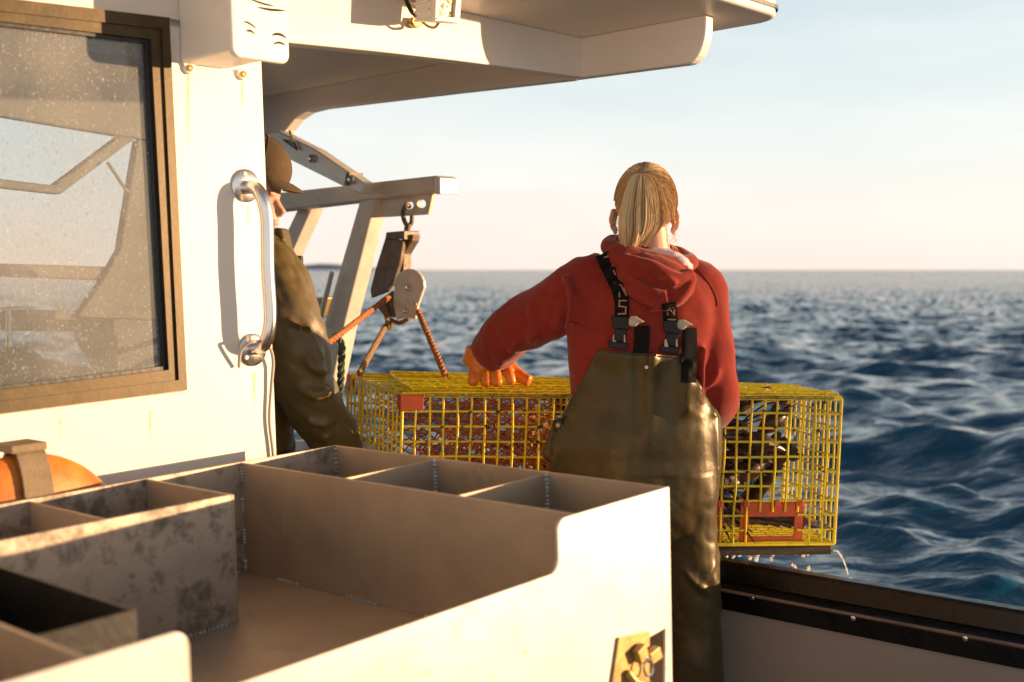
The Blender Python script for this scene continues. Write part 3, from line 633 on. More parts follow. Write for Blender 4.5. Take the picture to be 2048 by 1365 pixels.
mb = MB(); mb.prism([dp(520, 268, -.07), dp(556, 262, -.07), dp(632, 300, -.07), dp(728, 366, -.07), dp(724, 388, -.07), dp(700, 380, -.07), dp(520, 290, -.07)], e2 * .05); mb.build('brace_arm', alu_br, dv, bevel=.004)
for px, py in ((626, 318), (705, 360)):
    mb = MB(); mb.lathe(dp(px, py, -.071), -e2, [(.016, 0), (.016, .010), (.010, .016), (.001, .017)], 16); mb.build('bolt', steel, dv, smooth=True)
mb = MB(); mb.prism([dp(692, 346, -.08), dp(699, 345, -.08), dp(695, 372, -.08), dp(688, 370, -.08)], e2 * .07); mb.build('clip', iron, dv, bevel=.002)
mb = MB(); mb.tube([dp(579, 262, -.08), dp(594, 300, -.08), dp(568, 280, -.08)], .005, 8); mb.build('pin', iron, dv)
mb = MB(); mb.tube([dp(664, 545, -.03), dp(636, 655, -.03)], .010, 10); mb.build('guide_rod', alu_br, dv, smooth=True)
mb = MB(); mb.prism([dp(585, 596, .03), dp(650, 596, .03), dp(640, 634, .03), dp(585, 636, .03)], e2 * .08); mb.build('valve_block', brass, dv, bevel=.005)
mb = MB(); mb.tube([dp(600, 582, .03), dp(626, 582, .03)], [.008, .010], 10); mb.build('valve_knob', brass, dv, smooth=True)

# snatch block hanging from the plate
sb = thing('snatch_block', 'weathered pulley block hooked on the davit plate', 'pulley block', dp(800, 640))
mb = MB(); mb.tube(smooth_path([dp(819, 413, .03), dp(812, 411, .0), dp(806, 424, .01), dp(808, 440, .03), dp(815, 452, .04), dp(823, 445, .045), dp(824, 428, .05)], 5), .0085, 10); mb.build('hook', iron, sb, smooth=True)
mb = MB(); mb.tube([dp(816, 448, .03), dp(813, 470, .03)], .012, 10); mb.build('swivel', iron, sb, smooth=True)
mb = MB(); mb.prism([dp(772, 465, -.02), dp(808, 462, -.02), dp(808, 480, -.02), dp(770, 478, -.02)], e2 * .08); mb.build('head_plate', iron, sb, bevel=.003)
mb = MB(); mb.prism([dp(770, 476, -.015), dp(806, 482, -.015), dp(800, 520, -.015), dp(786, 568, -.015), dp(770, 585, -.015), dp(742, 596, -.015), dp(740, 580, -.015), dp(750, 540, -.015)], e2 * .02); mb.build('cheek_plate', iron, sb, bevel=.004)
mb = MB(); mb.prism([dp(806, 468, .01), dp(826, 470, .01), dp(824, 482, .01), dp(808, 508, .01), dp(806, 545, .01), dp(796, 545, .01), dp(798, 505, .01)], e2 * .04); mb.build('side_strap', iron, sb, bevel=.003)
oc = [(792, 640), (787, 615), (786, 590)] + [(817 + 30 * math.cos(R(a_)), 572 + 34 * math.sin(R(a_))) for a_ in range(165, 385, 20)] + [(834, 612), (829, 640), (812, 634)]
mb = MB(); mb.prism([dp(x, y, -.05) for x, y in oc], e2 * .016); mb.build('shell_plate', galv, sb, bevel=.005, seg=3)
mb = MB(); c = dp(812, 580, -.03); mb.lathe(c, e2, [(.05, 0), (.05, .008), (.03, .02), (.05, .032), (.05, .04)], 28); mb.build('sheave', iron, sb, smooth=True)
for px, py in ((819, 577), (814, 623)):
    mb = MB(); mb.lathe(dp(px, py, -.051), -e2, [(.011, 0), (.011, .010), (.006, .013), (.001, .013)], 14); mb.build('axle_pin', steel, sb, smooth=True)
mb = MB(); mb.prism([dp(757, 600, .0), dp(786, 580, .0), dp(796, 612, .0), dp(792, 636, .0), dp(768, 634, .0), dp(755, 618, .0)], e2 * .06); mb.build('lower_body', iron, sb, bevel=.006)
for k in range(16):
    px = 817 + random.uniform(-22, 22); py = 585 + random.uniform(-30, 30); mb = MB(); mb.ell(dp(px, py, -.051), [random.uniform(.003, .007)] * 3, nu=8, nv=5); mb.build('cast_bump', galv, sb, smooth=True)
# ropes
def rope(name, pts, r, m, label, tw=True):
    p = smooth_path(pts, 14); mb = MB(); Lk = 0
    tot = [0]
    for i in range(1, len(p)): tot.append(tot[-1] + (p[i] - p[i - 1]).length)
    for s in range(3):
        q = []
        for i in range(len(p)):
            T = (p[min(i + 1, len(p) - 1)] - p[max(i - 1, 0)]).normalized(); x = T.orthogonal() if abs(T.z) > .98 else T.cross(V((0, 0, 1))).normalized(); y = T.cross(x)
            a_ = tot[i] / (r * 7) * 6.283 / 1 + s * 2.094; q.append(p[i] + (x * math.cos(a_) + y * math.sin(a_)) * r * .5)
        mb.tube(q, r * .56, 6)
    tag(mb.build(name, m, smooth=True), label, 'rope')
def lin(p, q, n=14): return [V(p).lerp(V(q), i / n) for i in range(n + 1)]
tp = lambda x, y, Y=3.75: at(x, y, Y)
rope('hauling_rope', lin(dp(784, 590, .02), at(652, 690, 3.75), 10) + [at(625, 712, 3.7)], .011, ropeo, 'orange rope running from the pulley block down left past the davit post')
rope('trap_rope', lin(dp(772, 652, .02), at(719, 748, 3.72), 8), .011, ropet, 'tan rope from under the pulley block down to the trap corner')
rope('bridle_rope', lin(dp(833, 615, -.02), at(891, 752, 3.72), 8), .011, ropeo, 'orange rope slanting down right from the pulley block to the trap')
rope('green_rope', [at(668, 672, 3.95), at(678, 676, 3.93), at(684, 690, 3.92)] + lin(at(684, 695, 3.92), at(680, 800, 3.92), 6), .011, ropeg, 'green rope hanging straight down beside the davit post')
rope('knotted_rope', [dp(768, 600, .0), dp(772, 625, -.01), dp(776, 650, 0), dp(782, 656, .01), dp(778, 640, .02), dp(800, 646, .03), dp(818, 636, .03)], .009, ropet, 'short knotted tan rope round the foot of the pulley block')

# ------------------------------------------------------------------ lobster trap
At = at(805, 792, 3.34); Bt = at(1683, 799, 3.52); Ct = at(1576, 779, 3.98); Dt = at(697, 752, 3.82)
dn = at(1668, 1088, 3.52) - Bt
Ab, Bb, Cb, Db = At + dn, Bt + dn, Ct + dn, Dt + dn
trap = thing('lobster_trap', 'yellow wire lobster trap dripping on the boat\'s black rail', 'lobster trap', (Ab + Bb + Cb + Db) / 4)
WR = .0036
def wire(pts, name='wire', r=WR):
    mb = MB(); mb.tube(pts, r, 6); mb.build(name, wirem, trap, smooth=True, clean=False)
def quadpt(q, u, v): return q[0].lerp(q[1], u).lerp(q[3].lerp(q[2], u), v)
def panel(q, nu, nv, parts=True, skip=None, jit=.0022, half=False):
    M_ = None if parts else MB()
    nrm = (q[1] - q[0]).cross(q[3] - q[0]).normalized()
    for i in range(nu + 1):
        u = i / nu; k = 5
        seg = (0, 1)
        if skip and skip[0] < u < skip[1]: seg = (0, skip[2])
        pts = [quadpt(q, u, seg[0] + (seg[1] - seg[0]) * s / k) + V((random.uniform(-jit, jit), random.uniform(-jit, jit), 0)) for s in range(k + 1)]
        if parts: wire(pts)
        else: M_.tube(pts, WR, 5)
    for j in range(nv + 1):
        v = j / nv; k = 8
        spans = [(0, 1)]
        if skip and v > skip[2] + .02 and v < .99: spans = [(0, skip[0]), (skip[1], 1)]
        for s0, s1 in spans:
            pts = [quadpt(q, s0 + (s1 - s0) * s / k, v) + nrm * WR * 1.2 + V((0, random.uniform(-jit, jit), random.uniform(-jit, jit))) for s in range(k + 1)]
            if parts: wire(pts)
            else: M_.tube(pts, WR, 5)
    return M_
panel([At, Bt, Bb, Ab], 33, 10, True, (.790, .910, .775))
panel([Dt, At, Ab, Db], 13, 10)
panel([Bt, Ct, Cb, Bb], 11, 10)
up_ = -dn.normalized() * .004
m_ = panel([At + up_, Bt + up_, Ct + up_, Dt + up_], 33, 7, False); o = m_.build('top_mesh', wirem, trap, smooth=True, clean=False); o['kind'] = 'stuff'
m_ = panel([Dt, Ct, Cb, Db], 33, 10, False); o = m_.build('back_mesh', wirem, trap, smooth=True, clean=False); o['kind'] = 'stuff'
m_ = panel([Ab, Bb, Cb, Db], 33, 12, False); o = m_.build('floor_mesh', wirem, trap, smooth=True, clean=False); o['kind'] = 'stuff'
# inner wall between parlour and kitchen
P0, P1 = .42, .40
m_ = panel([At.lerp(Bt, P0), Dt.lerp(Ct, P1), Db.lerp(Cb, P1), Ab.lerp(Bb, P0)], 11, 10, False); o = m_.build('partition_mesh', wirem, trap, smooth=True, clean=False); o['kind'] = 'stuff'
for p, q in ((At, Bt), (Bt, Ct), (Ct, Dt), (Dt, At), (At, Ab), (Bt, Bb), (Ct, Cb), (Dt, Db), (Ab, Bb)): wire(lin(p, q, 6), 'edge_wire', .0052)
# lid: a second mesh sheet laid on top, hinged at the back with a dark edge cord
lid = [At.lerp(Dt, .06) + up_ * 3, Bt.lerp(Ct, .06) + up_ * 3, Ct + up_ * 3, Dt.lerp(Ct, .09) + up_ * 3]
lid[0] = lid[0].lerp(lid[1], .03)
m_ = panel(lid, 36, 8, False); o = m_.build('lid_mesh', wirem, trap, smooth=True, clean=False); o['kind'] = 'stuff'
mb = MB(); mb.tube([p + V((0, 0, .010 + random.uniform(-.002, .002))) for p in lin(Dt.lerp(Ct, .15), Ct, 30)], .007, 7); mb.build('hinge_cord', mat('fouled_cord', (.10, .055, .03), .8, var=.5, vs=40, bump=.6), trap, smooth=True)
mb = MB(); mb.tube([p + V((0, -.004, .004 + random.uniform(-.001, .001))) for p in lin(At.lerp(Bt, .05), Bt.lerp(At, .02), 60)], .0055, 6); mb.build('hem_wire', mat('fouled_wire', (.30, .22, .03), .5, var=.6, vs=60, bump=.4, stain=[((.06, .035, .02), 30, .55, .62, .9)]), trap, smooth=True)
# red corner blocks
def corner(P, d1, d2, l1, l2, h):
    mb = MB(); n1 = d1.normalized(); n2 = d2.normalized(); z = dn.normalized(); o_ = -(n1 + n2).normalized() * .009; t_ = .006
    P = P + o_ - z * .004
    mb.prism([P, P + n1 * l1, P + n1 * l1 + z * h * .85, P + z * h], n2 * t_)
    mb.prism([P + n2 * t_, P + n2 * l2, P + n2 * l2 + z * h * .85, P + n2 * t_ + z * h], n1 * t_)
    mb.build('corner_guard', redpl, trap, bevel=.002)
corner(At, Bt - At, Dt - At, .068, .03, .050); corner(Dt, At - Dt, Ct - Dt, .05, .03, .048)
# escape vents (red plastic frames) low in the front
def vent(u0, u1, v0, v1, name='escape_vent'):
    q = [At, Bt, Bb, Ab]; nrm = (Bt - At).cross(dn).normalized() * -1
    if nrm.y > 0: nrm = -nrm
    mb = MB(); inn = -nrm * .006
    def qp(u, v): return quadpt(q, u, v) + inn
    bw1 = (u1 - u0) * .13; 
    for a0, a1, c0, c1 in ((u0, u0 + bw1, v0, v1), (u1 - bw1, u1, v0, v1), (u0 + bw1, u1 - bw1, v0, v0 + (v1 - v0) * .36), (u0 + bw1, u1 - bw1, v1 - (v1 - v0) * .13, v1)):
        mb.prism([qp(a0, c0), qp(a1, c0), qp(a1, c1), qp(a0, c1)], -nrm * .008)
    for s in (.06, .55, .92): mb.prism([qp(u0 + (u1 - u0) * (s - .04), v0 - .02), qp(u0 + (u1 - u0) * (s + .04), v0 - .02), qp(u0 + (u1 - u0) * (s + .04), v0 + .02), qp(u0 + (u1 - u0) * (s - .04), v0 + .02)], nrm * .016)
    mb.build(name, redpl, trap, bevel=.002)
vent(.775, .925, .715, .985); vent(.585, .735, .715, .985)
# wooden runners
for q0, q1, off in ((Ab, Bb, .018), (Db, Cb, -.02)):
    mb = MB(); d_ = (q1 - q0); y = V((0, off, 0)); z = dn.normalized()
    p0 = q0 + y + z * .007; p1 = q1 + y + z * .007 - d_.normalized() * .004
    mb.hexa([p0 - V((0, .017, 0)), p1 - V((0, .017, 0)), p1 + V((0, .017, 0)), p0 + V((0, .017, 0)), p0 - V((0, .017, 0)) + z * .028, p1 - V((0, .017, 0)) + z * .028, p1 + V((0, .017, 0)) + z * .028, p0 + V((0, .017, 0)) + z * .028]); mb.build('runner', wood, trap, bevel=.006, seg=3)
# netting heads: diamond mesh funnels
def net(name, q, nu, nv, sag):
    mb = MB(); g = {}
    for i in range(nu + 1):
        for j in range(nv + 1):
            u, v = i / nu, j / nv; s_ = math.sin(math.pi * u) * math.sin(math.pi * v)
            g[i, j] = quadpt(q, u, v) + V(sag) * s_ + V((random.gauss(0, .004), random.gauss(0, .006), random.gauss(0, .004)))
    for i in range(nu):
        for j in range(nv):
            if (i + j) % 2 == 0: ed = ((i, j), (i + 1, j + 1))
            else: ed = ((i + 1, j), (i, j + 1))
            mb.tube([g[ed[0]], g[ed[0]].lerp(g[ed[1]], .5) + V((0, 0, -.001)), g[ed[1]]], .0027, 4)
    o = mb.build(name, netm, trap, clean=False); o['kind'] = 'stuff'
zd = dn.normalized()
def tq(u, w, h): return At.lerp(Bt, u).lerp(Dt.lerp(Ct, u), w) + zd * h
net('netting', [tq(.10, .10, .10), tq(.42, .10, .05), tq(.42, .15, .40), tq(.10, .15, .42)], 26, 24, (0, .12, 0))
net('netting', [tq(.05, .9, .05), tq(.45, .9, .05), tq(.45, .85, .30), tq(.05, .85, .30)], 30, 18, (0, -.14, .02))
net('netting', [tq(.08, .55, .03), tq(.44, .45, .03), tq(.40, .55, .34), tq(.12, .6, .34)], 24, 18, (.03, -.10, .05))
mb = MB(); cc = tq(.27, .45, .27); mb.tube([cc + V((.09 * math.cos(k / 24 * 6.283), .03 * math.sin(k / 24 * 6.283), .085 * math.sin(k / 24 * 6.283))) for k in range(25)], .005, 8); mb.build('funnel_ring', mat('dark_ring', (.10, .07, .04), .6), trap, smooth=True)
# weed and fouling hanging on the wires
mb = MB()
for k in range(70):
    u = random.choice([random.uniform(.02, .40), random.uniform(.3, .98)]); v = random.choice([.02, .1, .2, .3, .5]) + random.uniform(-.02, .02); p = quadpt([At, Bt, Bb, Ab], u, v); mb.ell(p + V((0, -.002, 0)), (random.uniform(.003, .009), .004, random.uniform(.002, .006)), nu=6, nv=4)
o = mb.build('fouling', mat('weed', (.07, .04, .02), .7, var=.5, vs=50), trap, smooth=True); o['kind'] = 'stuff'

# lobsters in the trap
def lobster(loc, eul, sc, label, spread=1.0):
    root = thing('lobster', label, 'lobster', loc, 'lobsters in the trap')
    root.rotation_euler = eul; root.scale = (sc, sc, sc)
    def part(name, mb, par=None):
        me = mb.mesh(name, V((0, 0, 0)), True); o = bpy.data.objects.new(name, me); COL.objects.link(o); me.materials.append(lobm); o.parent = par or root; LOC[o.name] = V((0, 0, 0)); return o
    mb = MB(); mb.tube([(-.01, 0, .03), (.03, 0, .034), (.07, 0, .034), (.10, 0, .030), (.125, 0, .028), (.145, 0, .030)], [.026, .031, .032, .027, .016, .003], 14, flat=.9); part('carapace', mb)
    mb = MB()
    for k in range(6):
        x = -.012 - k * .024; r = .026 - k * .002; mb.tube([(x + .012, 0, .028 - k * .002), (x, 0, .030 - k * .003), (x - .016, 0, .027 - k * .004)], [r * .9, r, r * .86], 12, flat=.8)
    tl_ = part('tail', mb)
    mb = MB()
    for s in (-1, -.5, 0, .5, 1): mb.tube([(-.155, s * .012, .008), (-.175, s * .030, .006), (-.20, s * .038, .004)], [(.003, .006), (.003, .013), (.002, .006)], 8)
    part('tail_fan', mb, tl_)
    for s in (-1, 1):
        mb = MB(); mb.tube(smooth_path([(.09, s * .024, .02), (.12, s * .055 * spread, .022), (.155, s * .062 * spread, .026), (.175, s * .055 * spread, .028)], 3), [.009] * 9 + [.012], 8)
        mb.tube(smooth_path([(.172, s * .055 * spread, .028), (.20, s * .058 * spread, .03), (.24, s * .06 * spread, .03), (.285, s * .045 * spread, .03)], 3), [(.012, .010), (.016, .014), (.020, .018), (.023, .02), (.024, .021), (.021, .018), (.015, .012), (.010, .008), (.006, .005), (.002, .002)], 10)
        mb.tube(smooth_path([(.225, s * .040 * spread, .032), (.255, s * .026 * spread, .034), (.285, s * .034 * spread, .033)], 3), [.010, .010, .010, .009, .008, .005, .002], 8)
        part('claw', mb)
        for k in range(4):
            x = .09 - k * .028; mb = MB(); mb.tube([(x, s * .022, .018), (x + .008, s * .058, .034), (x + .012 - k * .012, s * .085, .012), (x + .016 - k * .02, s * .105, -.012)], [.0045, .004, .003, .001], 6); part('leg', mb)
        mb = MB(); mb.tube(smooth_path([(.135, s * .010, .034), (.17, s * .03, .07), (.22, s * .07, .10), (.25, s * .12, .09)], 4), [.0022] * 12 + [.0008], 5); part('antenna', mb)
    return root
def tin(u, w, v): return tq(u, w, dn.length * v)
lobster(tin(.71, .3, .52), (R(25), R(-34), R(14)), 1.25, 'large dark lobster climbing right with claw raised near the trap corner')
lobster(tin(.58, .5, .14), (R(50), R(4), R(-16)), 1.3, 'dark lobster hanging under the trap lid with claws stretched right')
lobster(tin(.78, .35, .66), (R(-40), R(24), R(205)), 1.45, 'dark lobster lying head left across the middle of the trap')
lobster(tin(.80, .3, .93), (R(0), R(0), R(172)), 1.5, 'dark lobster on the trap floor behind the red escape vent')
lobster(tin(.68, .6, .30), (R(-60), R(28), R(24)), 1.4, 'dark lobster sprawled high in the trap behind the others')
lobster(tin(.63, .3, .84), (R(30), R(-26), R(28)), 1.45, 'dark lobster on the trap floor nearest the overalls')

lobster(tin(.585, .7, .55), (R(70), R(-12), R(-8)), 1.5, 'dark lobster against the partition in the middle of the trap')
lobster(tin(.90, .55, .80), (R(-20), R(62), R(150)), 1.2, 'dark lobster hanging head up near the trap\'s right end')
lobster(tin(.60, .2, .33), (R(-30), R(14), R(6)), 1.4, 'dark lobster just under the trap\'s top beside the red sleeve')

# dripping water
wm = bpy.data.materials.new('water_drop'); wm.use_nodes = True; p_ = wm.node_tree.nodes['Principled BSDF']; p_.inputs['Base Color'].default_value = (.95, .93, .9, 1); p_.inputs['Roughness'].default_value = .03; p_.inputs['IOR'].default_value = 1.33; p_.inputs['Transmission Weight'].default_value = .35; p_.inputs['Specular IOR Level'].default_value = 1
mb = MB(); rnd = random.Random(3)
for k in range(170):
    u = rnd.uniform(.5, .98); w_ = rnd.uniform(0, .8); p = Ab.lerp(Bb, u).lerp(Db.lerp(Cb, u), w_) + zd * (.04 + .16 * rnd.random() ** 1.2); r_ = rnd.uniform(.0028, .0075); mb.ell(p, (r_, r_, r_ * rnd.uniform(1, 1.7)), nu=8, nv=6)
for k in range(30):
    u = rnd.uniform(.7, 1); w_ = rnd.uniform(0, .6); p = At.lerp(Bt, u).lerp(Dt.lerp(Ct, u), w_) + V((0, 0, rnd.uniform(.006, .03))); r_ = rnd.uniform(.0012, .003); mb.ell(p, (r_, r_, r_), nu=8, nv=6)
tag(mb.build('water_drops', wm, smooth=True, clean=False), 'scattered water drops falling from under the trap', 'water', kind='stuff')
mb = MB(); p0 = Bb + zd * .022; pp = smooth_path([p0, p0 + V((.012, 0, -.002)), p0 + V((.028, 0, -.025)), p0 + V((.040, 0, -.055)), p0 + V((.046, 0, -.075))], 5)
mb.tube(pp, [.0035 * (1 - .5 * i / len(pp)) + .0008 * math.sin(i * 1.7) for i in range(len(pp))], 8); mb.ell(p0 + V((.050, 0, -.09)), (.010, .006, .006)); mb.ell(p0 + V((.054, .01, -.108)), (.004, .004, .004)); tag(mb.build('water_stream', wm, smooth=True), 'thin stream of water pouring off the trap runner\'s right end', 'water')

# ------------------------------------------------------------------ people
def fbm(p, s, o=3): return noise.fractal(p * s, 1.0, 2.0, o)
# --- the deckhand in the red hoodie, seen from behind
YW = 3.15; K = YW / FPX
def wp(px, py, Y=YW): return at(px, py, Y)
def ring(x0, x1, y, ry, dy=0): p = wp((x0 + x1) / 2, y); return (p.x, YW + dy, p.z, (x1 - x0) / 2 * K, ry)
ps = thing('person', 'person with blond ponytail in red hoodie and oilskin overalls leaning on trap', 'person', V((wp(1300, 600).x, YW, 0)))
PL = LOC[ps.name]
body = MB()
body.rings([ring(1225, 1365, 880, .10), ring(1150, 1425, 860, .125), ring(1142, 1428, 800, .122), ring(1138, 1428, 740, .122), ring(1136, 1430, 690, .126), ring(1134, 1434, 640, .130), ring(1134, 1436, 600, .130, .005), ring(1142, 1432, 572, .122, .01), ring(1162, 1420, 548, .108, .018), ring(1192, 1396, 528, .092, .025), ring(1238, 1352, 508, .075, .03), ring(1255, 1340, 490, .062, .03)], 40)
sh = wp(1168, 578, YW + .02); el = wp(1024, 660, YW + .14); wr = wp(965, 712, YW + .27)
body.tube(smooth_path([wp(1215, 560, YW + .02), sh, wp(1100, 622, YW + .07), el, wp(992, 692, YW + .21), wr], 5), [.085] * 4 + list(np.linspace(.088, .082, 6)) + list(np.linspace(.082, .077, 6)) + list(np.linspace(.076, .066, 6)) + list(np.linspace(.062, .046, 4)), 20)
sr = wp(1398, 580, YW + .02); er = wp(1432, 775, YW - .005); 
body.tube(smooth_path([wp(1350, 560, YW + .02), sr, wp(1416, 660, YW + .01), er, wp(1428, 825, YW + .07), wp(1408, 842, YW + .20)], 5), [.075] * 4 + list(np.linspace(.076, .066, 6)) + list(np.linspace(.066, .060, 6)) + list(np.linspace(.059, .055, 6)) + list(np.linspace(.052, .042, 4)), 20)
# cloth folds: thin ridges embedded in the surface
def ridge(pts, r, off=.014): body.tube(smooth_path([wp(x, y, Y - off) for x, y, Y in pts], 5), [r * .25] + [r] * (5 * (len(pts) - 1) - 1) + [r * .25], 8)
ridge([(1128, 548, YW - .035), (1138, 580, YW - .065), (1140, 625, YW - .085), (1130, 662, YW - .06)], .013)
ridge([(1105, 575, YW - .01), (1120, 620, YW - .02), (1110, 660, YW + .0)], .011)
ridge([(1060, 610, YW + .02), (1072, 650, YW + .02), (1060, 690, YW + .05)], .010)
ridge([(1025, 640, YW + .06), (1032, 680, YW + .065), (1020, 715, YW + .10)], .009)
ridge([(995, 665, YW + .14), (1003, 700, YW + .14), (1000, 735, YW + .17)], .008)
ridge([(970, 690, YW + .19), (980, 720, YW + .19), (985, 745, YW + .22)], .007)
ridge([(1385, 720, YW - .10), (1372, 780, YW - .11), (1378, 840, YW - .10)], .012)
ridge([(1410, 690, YW - .08), (1404, 760, YW - .09), (1400, 820, YW - .09)], .010)
ridge([(1440, 740, YW - .06), (1424, 765, YW - .06), (1410, 770, YW - .05)], .010)
hoodie = remesh(body, .008, 5)
def fold(p, n):
    d = fbm(p, 7, 3) * .006 + fbm(V((p.x * 16 + p.z * 5, p.y * 16, p.z * 7)), 1, 2) * .0035
    s_ = (p - sh).dot(ARM)
    if s_ > -.03 and p.x < sh.x + .02:
        k_ = .35 + math.exp(-((s_ - .02) / .05) ** 2) + math.exp(-((s_ - .20) / .05) ** 2) + 1.2 * math.exp(-((s_ - .31) / .05) ** 2)
        d += (abs(noise.noise(V((s_ * 17 + p.z * 11, p.z * 7, p.y * 9)))) - .2) * .0055 * k_
    return d
ARM = (wr - sh).normalized()
displace(hoodie, fold)
TB = bvh(hoodie)
def seam(pts, par, m, r=.0022):
    q = []
    for x, y in pts:
        d = ray(x, y).normalized(); h = TB.ray_cast(CAM, d)
        if h[0]: q.append(h[0] + h[1] * .0006)
    if len(q) > 2: mb = MB(); mb.tube(q, r, 6); return mb.build('seam', m, par, smooth=True)
shift(hoodie, PL); ho = put('hoodie', hoodie, hood_red, ps, PL)
seamm = mat('red_seam', (.24, .016, .013), .9)
seam([(1395 + 40 * math.sin(R(i * 9)), 538 + i * 7.5) for i in range(0, 11)], ho, seamm)
seam([(1140 + i * 14, 642 + i * 4.6 + .12 * i * i) for i in range(8)], ho, seamm); seam([(1362 + i * 8, 676 - i * .8) for i in range(9)], ho, seamm)
# hood
hd = MB(); nk = wp(1298, 505, YW + .02)
for k in range(1):
    loop_ = []
    for i in range(25):
        t_ = 2 * math.pi * i / 24; loop_.append(nk + V((.108 * math.cos(t_), .10 * math.sin(t_) - .01, -.006 + .02 * math.sin(t_) - .022 * math.cos(t_))))
    hd.tube(loop_, .027, 14)
hd.ell(wp(1312, 556, YW - .105), (.108, .045, .058), Matrix.Rotation(R(18), 3, 'Y'), 28, 18)
hd.ell(wp(1335, 582, YW - .115), (.062, .040, .042), Matrix.Rotation(R(10), 3, 'Y'), 24, 14)
hd.ell(wp(1262, 525, YW - .085), (.070, .04, .04), Matrix.Rotation(R(28), 3, 'Y'), 24, 14)
def hr(pts, r): hd.tube(smooth_path([wp(x, y, YW - d - .010) for x, y, d in pts], 5), [r * .3] + [r] * (5 * (len(pts) - 1) - 1) + [r * .3], 8)
hr([(1215, 512, .075), (1262, 522, .125), (1310, 535, .145), (1355, 556, .135), (1385, 545, .10)], .016)
hr([(1225, 535, .085), (1262, 558, .125), (1300, 582, .145), (1322, 590, .150)], .015)
hr([(1318, 560, .150), (1340, 560, .158), (1352, 572, .150)], .011)
hr([(1240, 560, .100), (1270, 588, .125), (1308, 608, .145), (1335, 612, .145), (1368, 590, .135), (1388, 552, .105)], .013)
hr([(1326, 580, .150), (1330, 596, .155), (1334, 612, .145)], .009)
hood = remesh(hd, .005, 3); displace(hood, lambda p, n: fbm(p, 12, 3) * .004)
HB = bvh(hood); shift(hood, PL); hob = put('hood', hood, hood_red, ho, PL)
ln = MB(); ln.ell(wp(1352, 521, YW - .062), (.042, .034, .021), Matrix.Rotation(R(18), 3, 'Y'), 24, 14); ln.ell(wp(1368, 530, YW - .03), (.027, .05, .022), Matrix.Rotation(R(25), 3, 'Y')); ln.ell(wp(1325, 510, YW - .04), (.05, .04, .018), Matrix.Rotation(R(12), 3, 'Y'))
lm = remesh(ln, .005, 4); displace(lm, lambda p, n: fbm(p, 30, 2) * .004); shift(lm, PL); put('hood_lining', lm, lining, ho, PL)

# head with ears, face and neck
hc_ = wp(1291, 408, YW + .02); hm = MB()
hm.ell(hc_, (.074, .094, .100), None, 32, 24)
hm.ell(hc_ + V((0, .025, -.055)), (.055, .065, .062)); hm.ell(hc_ + V((0, .098, -.025)), (.010, .018, .018)); hm.ell(hc_ + V((0, .085, -.07)), (.022, .014, .010))
hm.ell(hc_ + V((0, .075, .02)), (.05, .02, .014))
for s in (-1, 1): hm.ell(hc_ + V((s * .028, .075, .002)), (.014, .014, .008)); hm.ell(hc_ + V((s * .045, .055, -.03)), (.024, .026, .02))
hm.tube([hc_ + V((.004, -.012, -.05)), wp(1300, 480, YW + .01), wp(1300, 520, YW + .02)], [.052, .050, .060], 20)
for s, px, tilt in ((-1, 1227, 8), (1, 1350, -8)):
    c = wp(px, 440, YW + .02); rot = Matrix.Rotation(R(tilt), 3, 'Y') @ Matrix.Rotation(R(s * 28), 3, 'Z')
    hm.ell(c, (.007, .018, .030), rot); hm.tube([c + rot @ V((s * .004, .014 * math.cos(a_), .026 * math.sin(a_) + .003)) for a_ in np.linspace(-1.2, 3.6, 14)], .0045, 7)
    hm.ell(wp(px - s * 4, 462, YW + .02), (.006, .010, .012), rot)
head = remesh(hm, .0045, 3); shift(head, PL); hdo = put('head', head, skin, ps, PL)
# hair: cap plus combed-back strands gathered into a ponytail
tie = (wp(1284, 350, YW - .055) - hc_); 
def skull(d, k=1.0):
    r = V((.0835, .104, .108)); q = V((d.x / r.x, d.y / r.y, d.z / r.z)); return hc_ + d / q.length * k
cap_ = MB(); nU, nV = 40, 26; vs = []; fs = []
def hl(az):                         # hairline: lowest polar angle covered for azimuth az (0 = front, pi = back)
    f = abs(az) / math.pi
    return interp([0, .28, .45, .52, .62, .8, 1], [R(48), R(58), R(88), R(82), R(112), R(128), R(132)], f)
for i in range(nV + 1):
    for j in range(nU):
        az = -math.pi + 2 * math.pi * j / nU; po = hl(az) * i / nV
        d = V((math.sin(po) * math.sin(az), math.sin(po) * math.cos(az), math.cos(po))); vs.append(skull(d, 1.0 if i < nV else .95))
fs = [(i * nU + j, (i + 1) * nU + j, (i + 1) * nU + (j + 1) % nU, i * nU + (j + 1) % nU) for i in range(nV) for j in range(nU)]
cap_.add(vs, fs); hro = cap_.build('hair', hairC, ps, smooth=True)
st_ = MB(); rnd = random.Random(5); td = tie.normalized()
for k in range(2300):
    az = rnd.uniform(-math.pi, math.pi); po = hl(az) * (rnd.uniform(.55, 1.02) ** .5); d0 = V((math.sin(po) * math.sin(az), math.sin(po) * math.cos(az), math.cos(po)))
    lift = 1.012 + rnd.uniform(0, .035); n_ = 9; pts = []
    perp = d0.cross(td); wob = rnd.gauss(0, .03)
    for i in range(n_):
        t_ = i / (n_ - 1); d = (d0 * (1 - t_) + td * t_); d = d.normalized() if d.length > .05 else td
        d = (d + perp * wob * math.sin(math.pi * t_)).normalized(); pts.append(skull(d, lift + .02 * t_))
    st_.tube(pts, [.0005] + [.0009] * (n_ - 2) + [.0007], 3, m=rnd.choice([0, 0, 1, 1, 1, 2, 2]))
st_.build('hair_strands', [hairA, hairB, hairC], hro, smooth=True, clean=False)['kind'] = 'stuff'
pt = MB(); t0 = hc_ + tie * 1.02
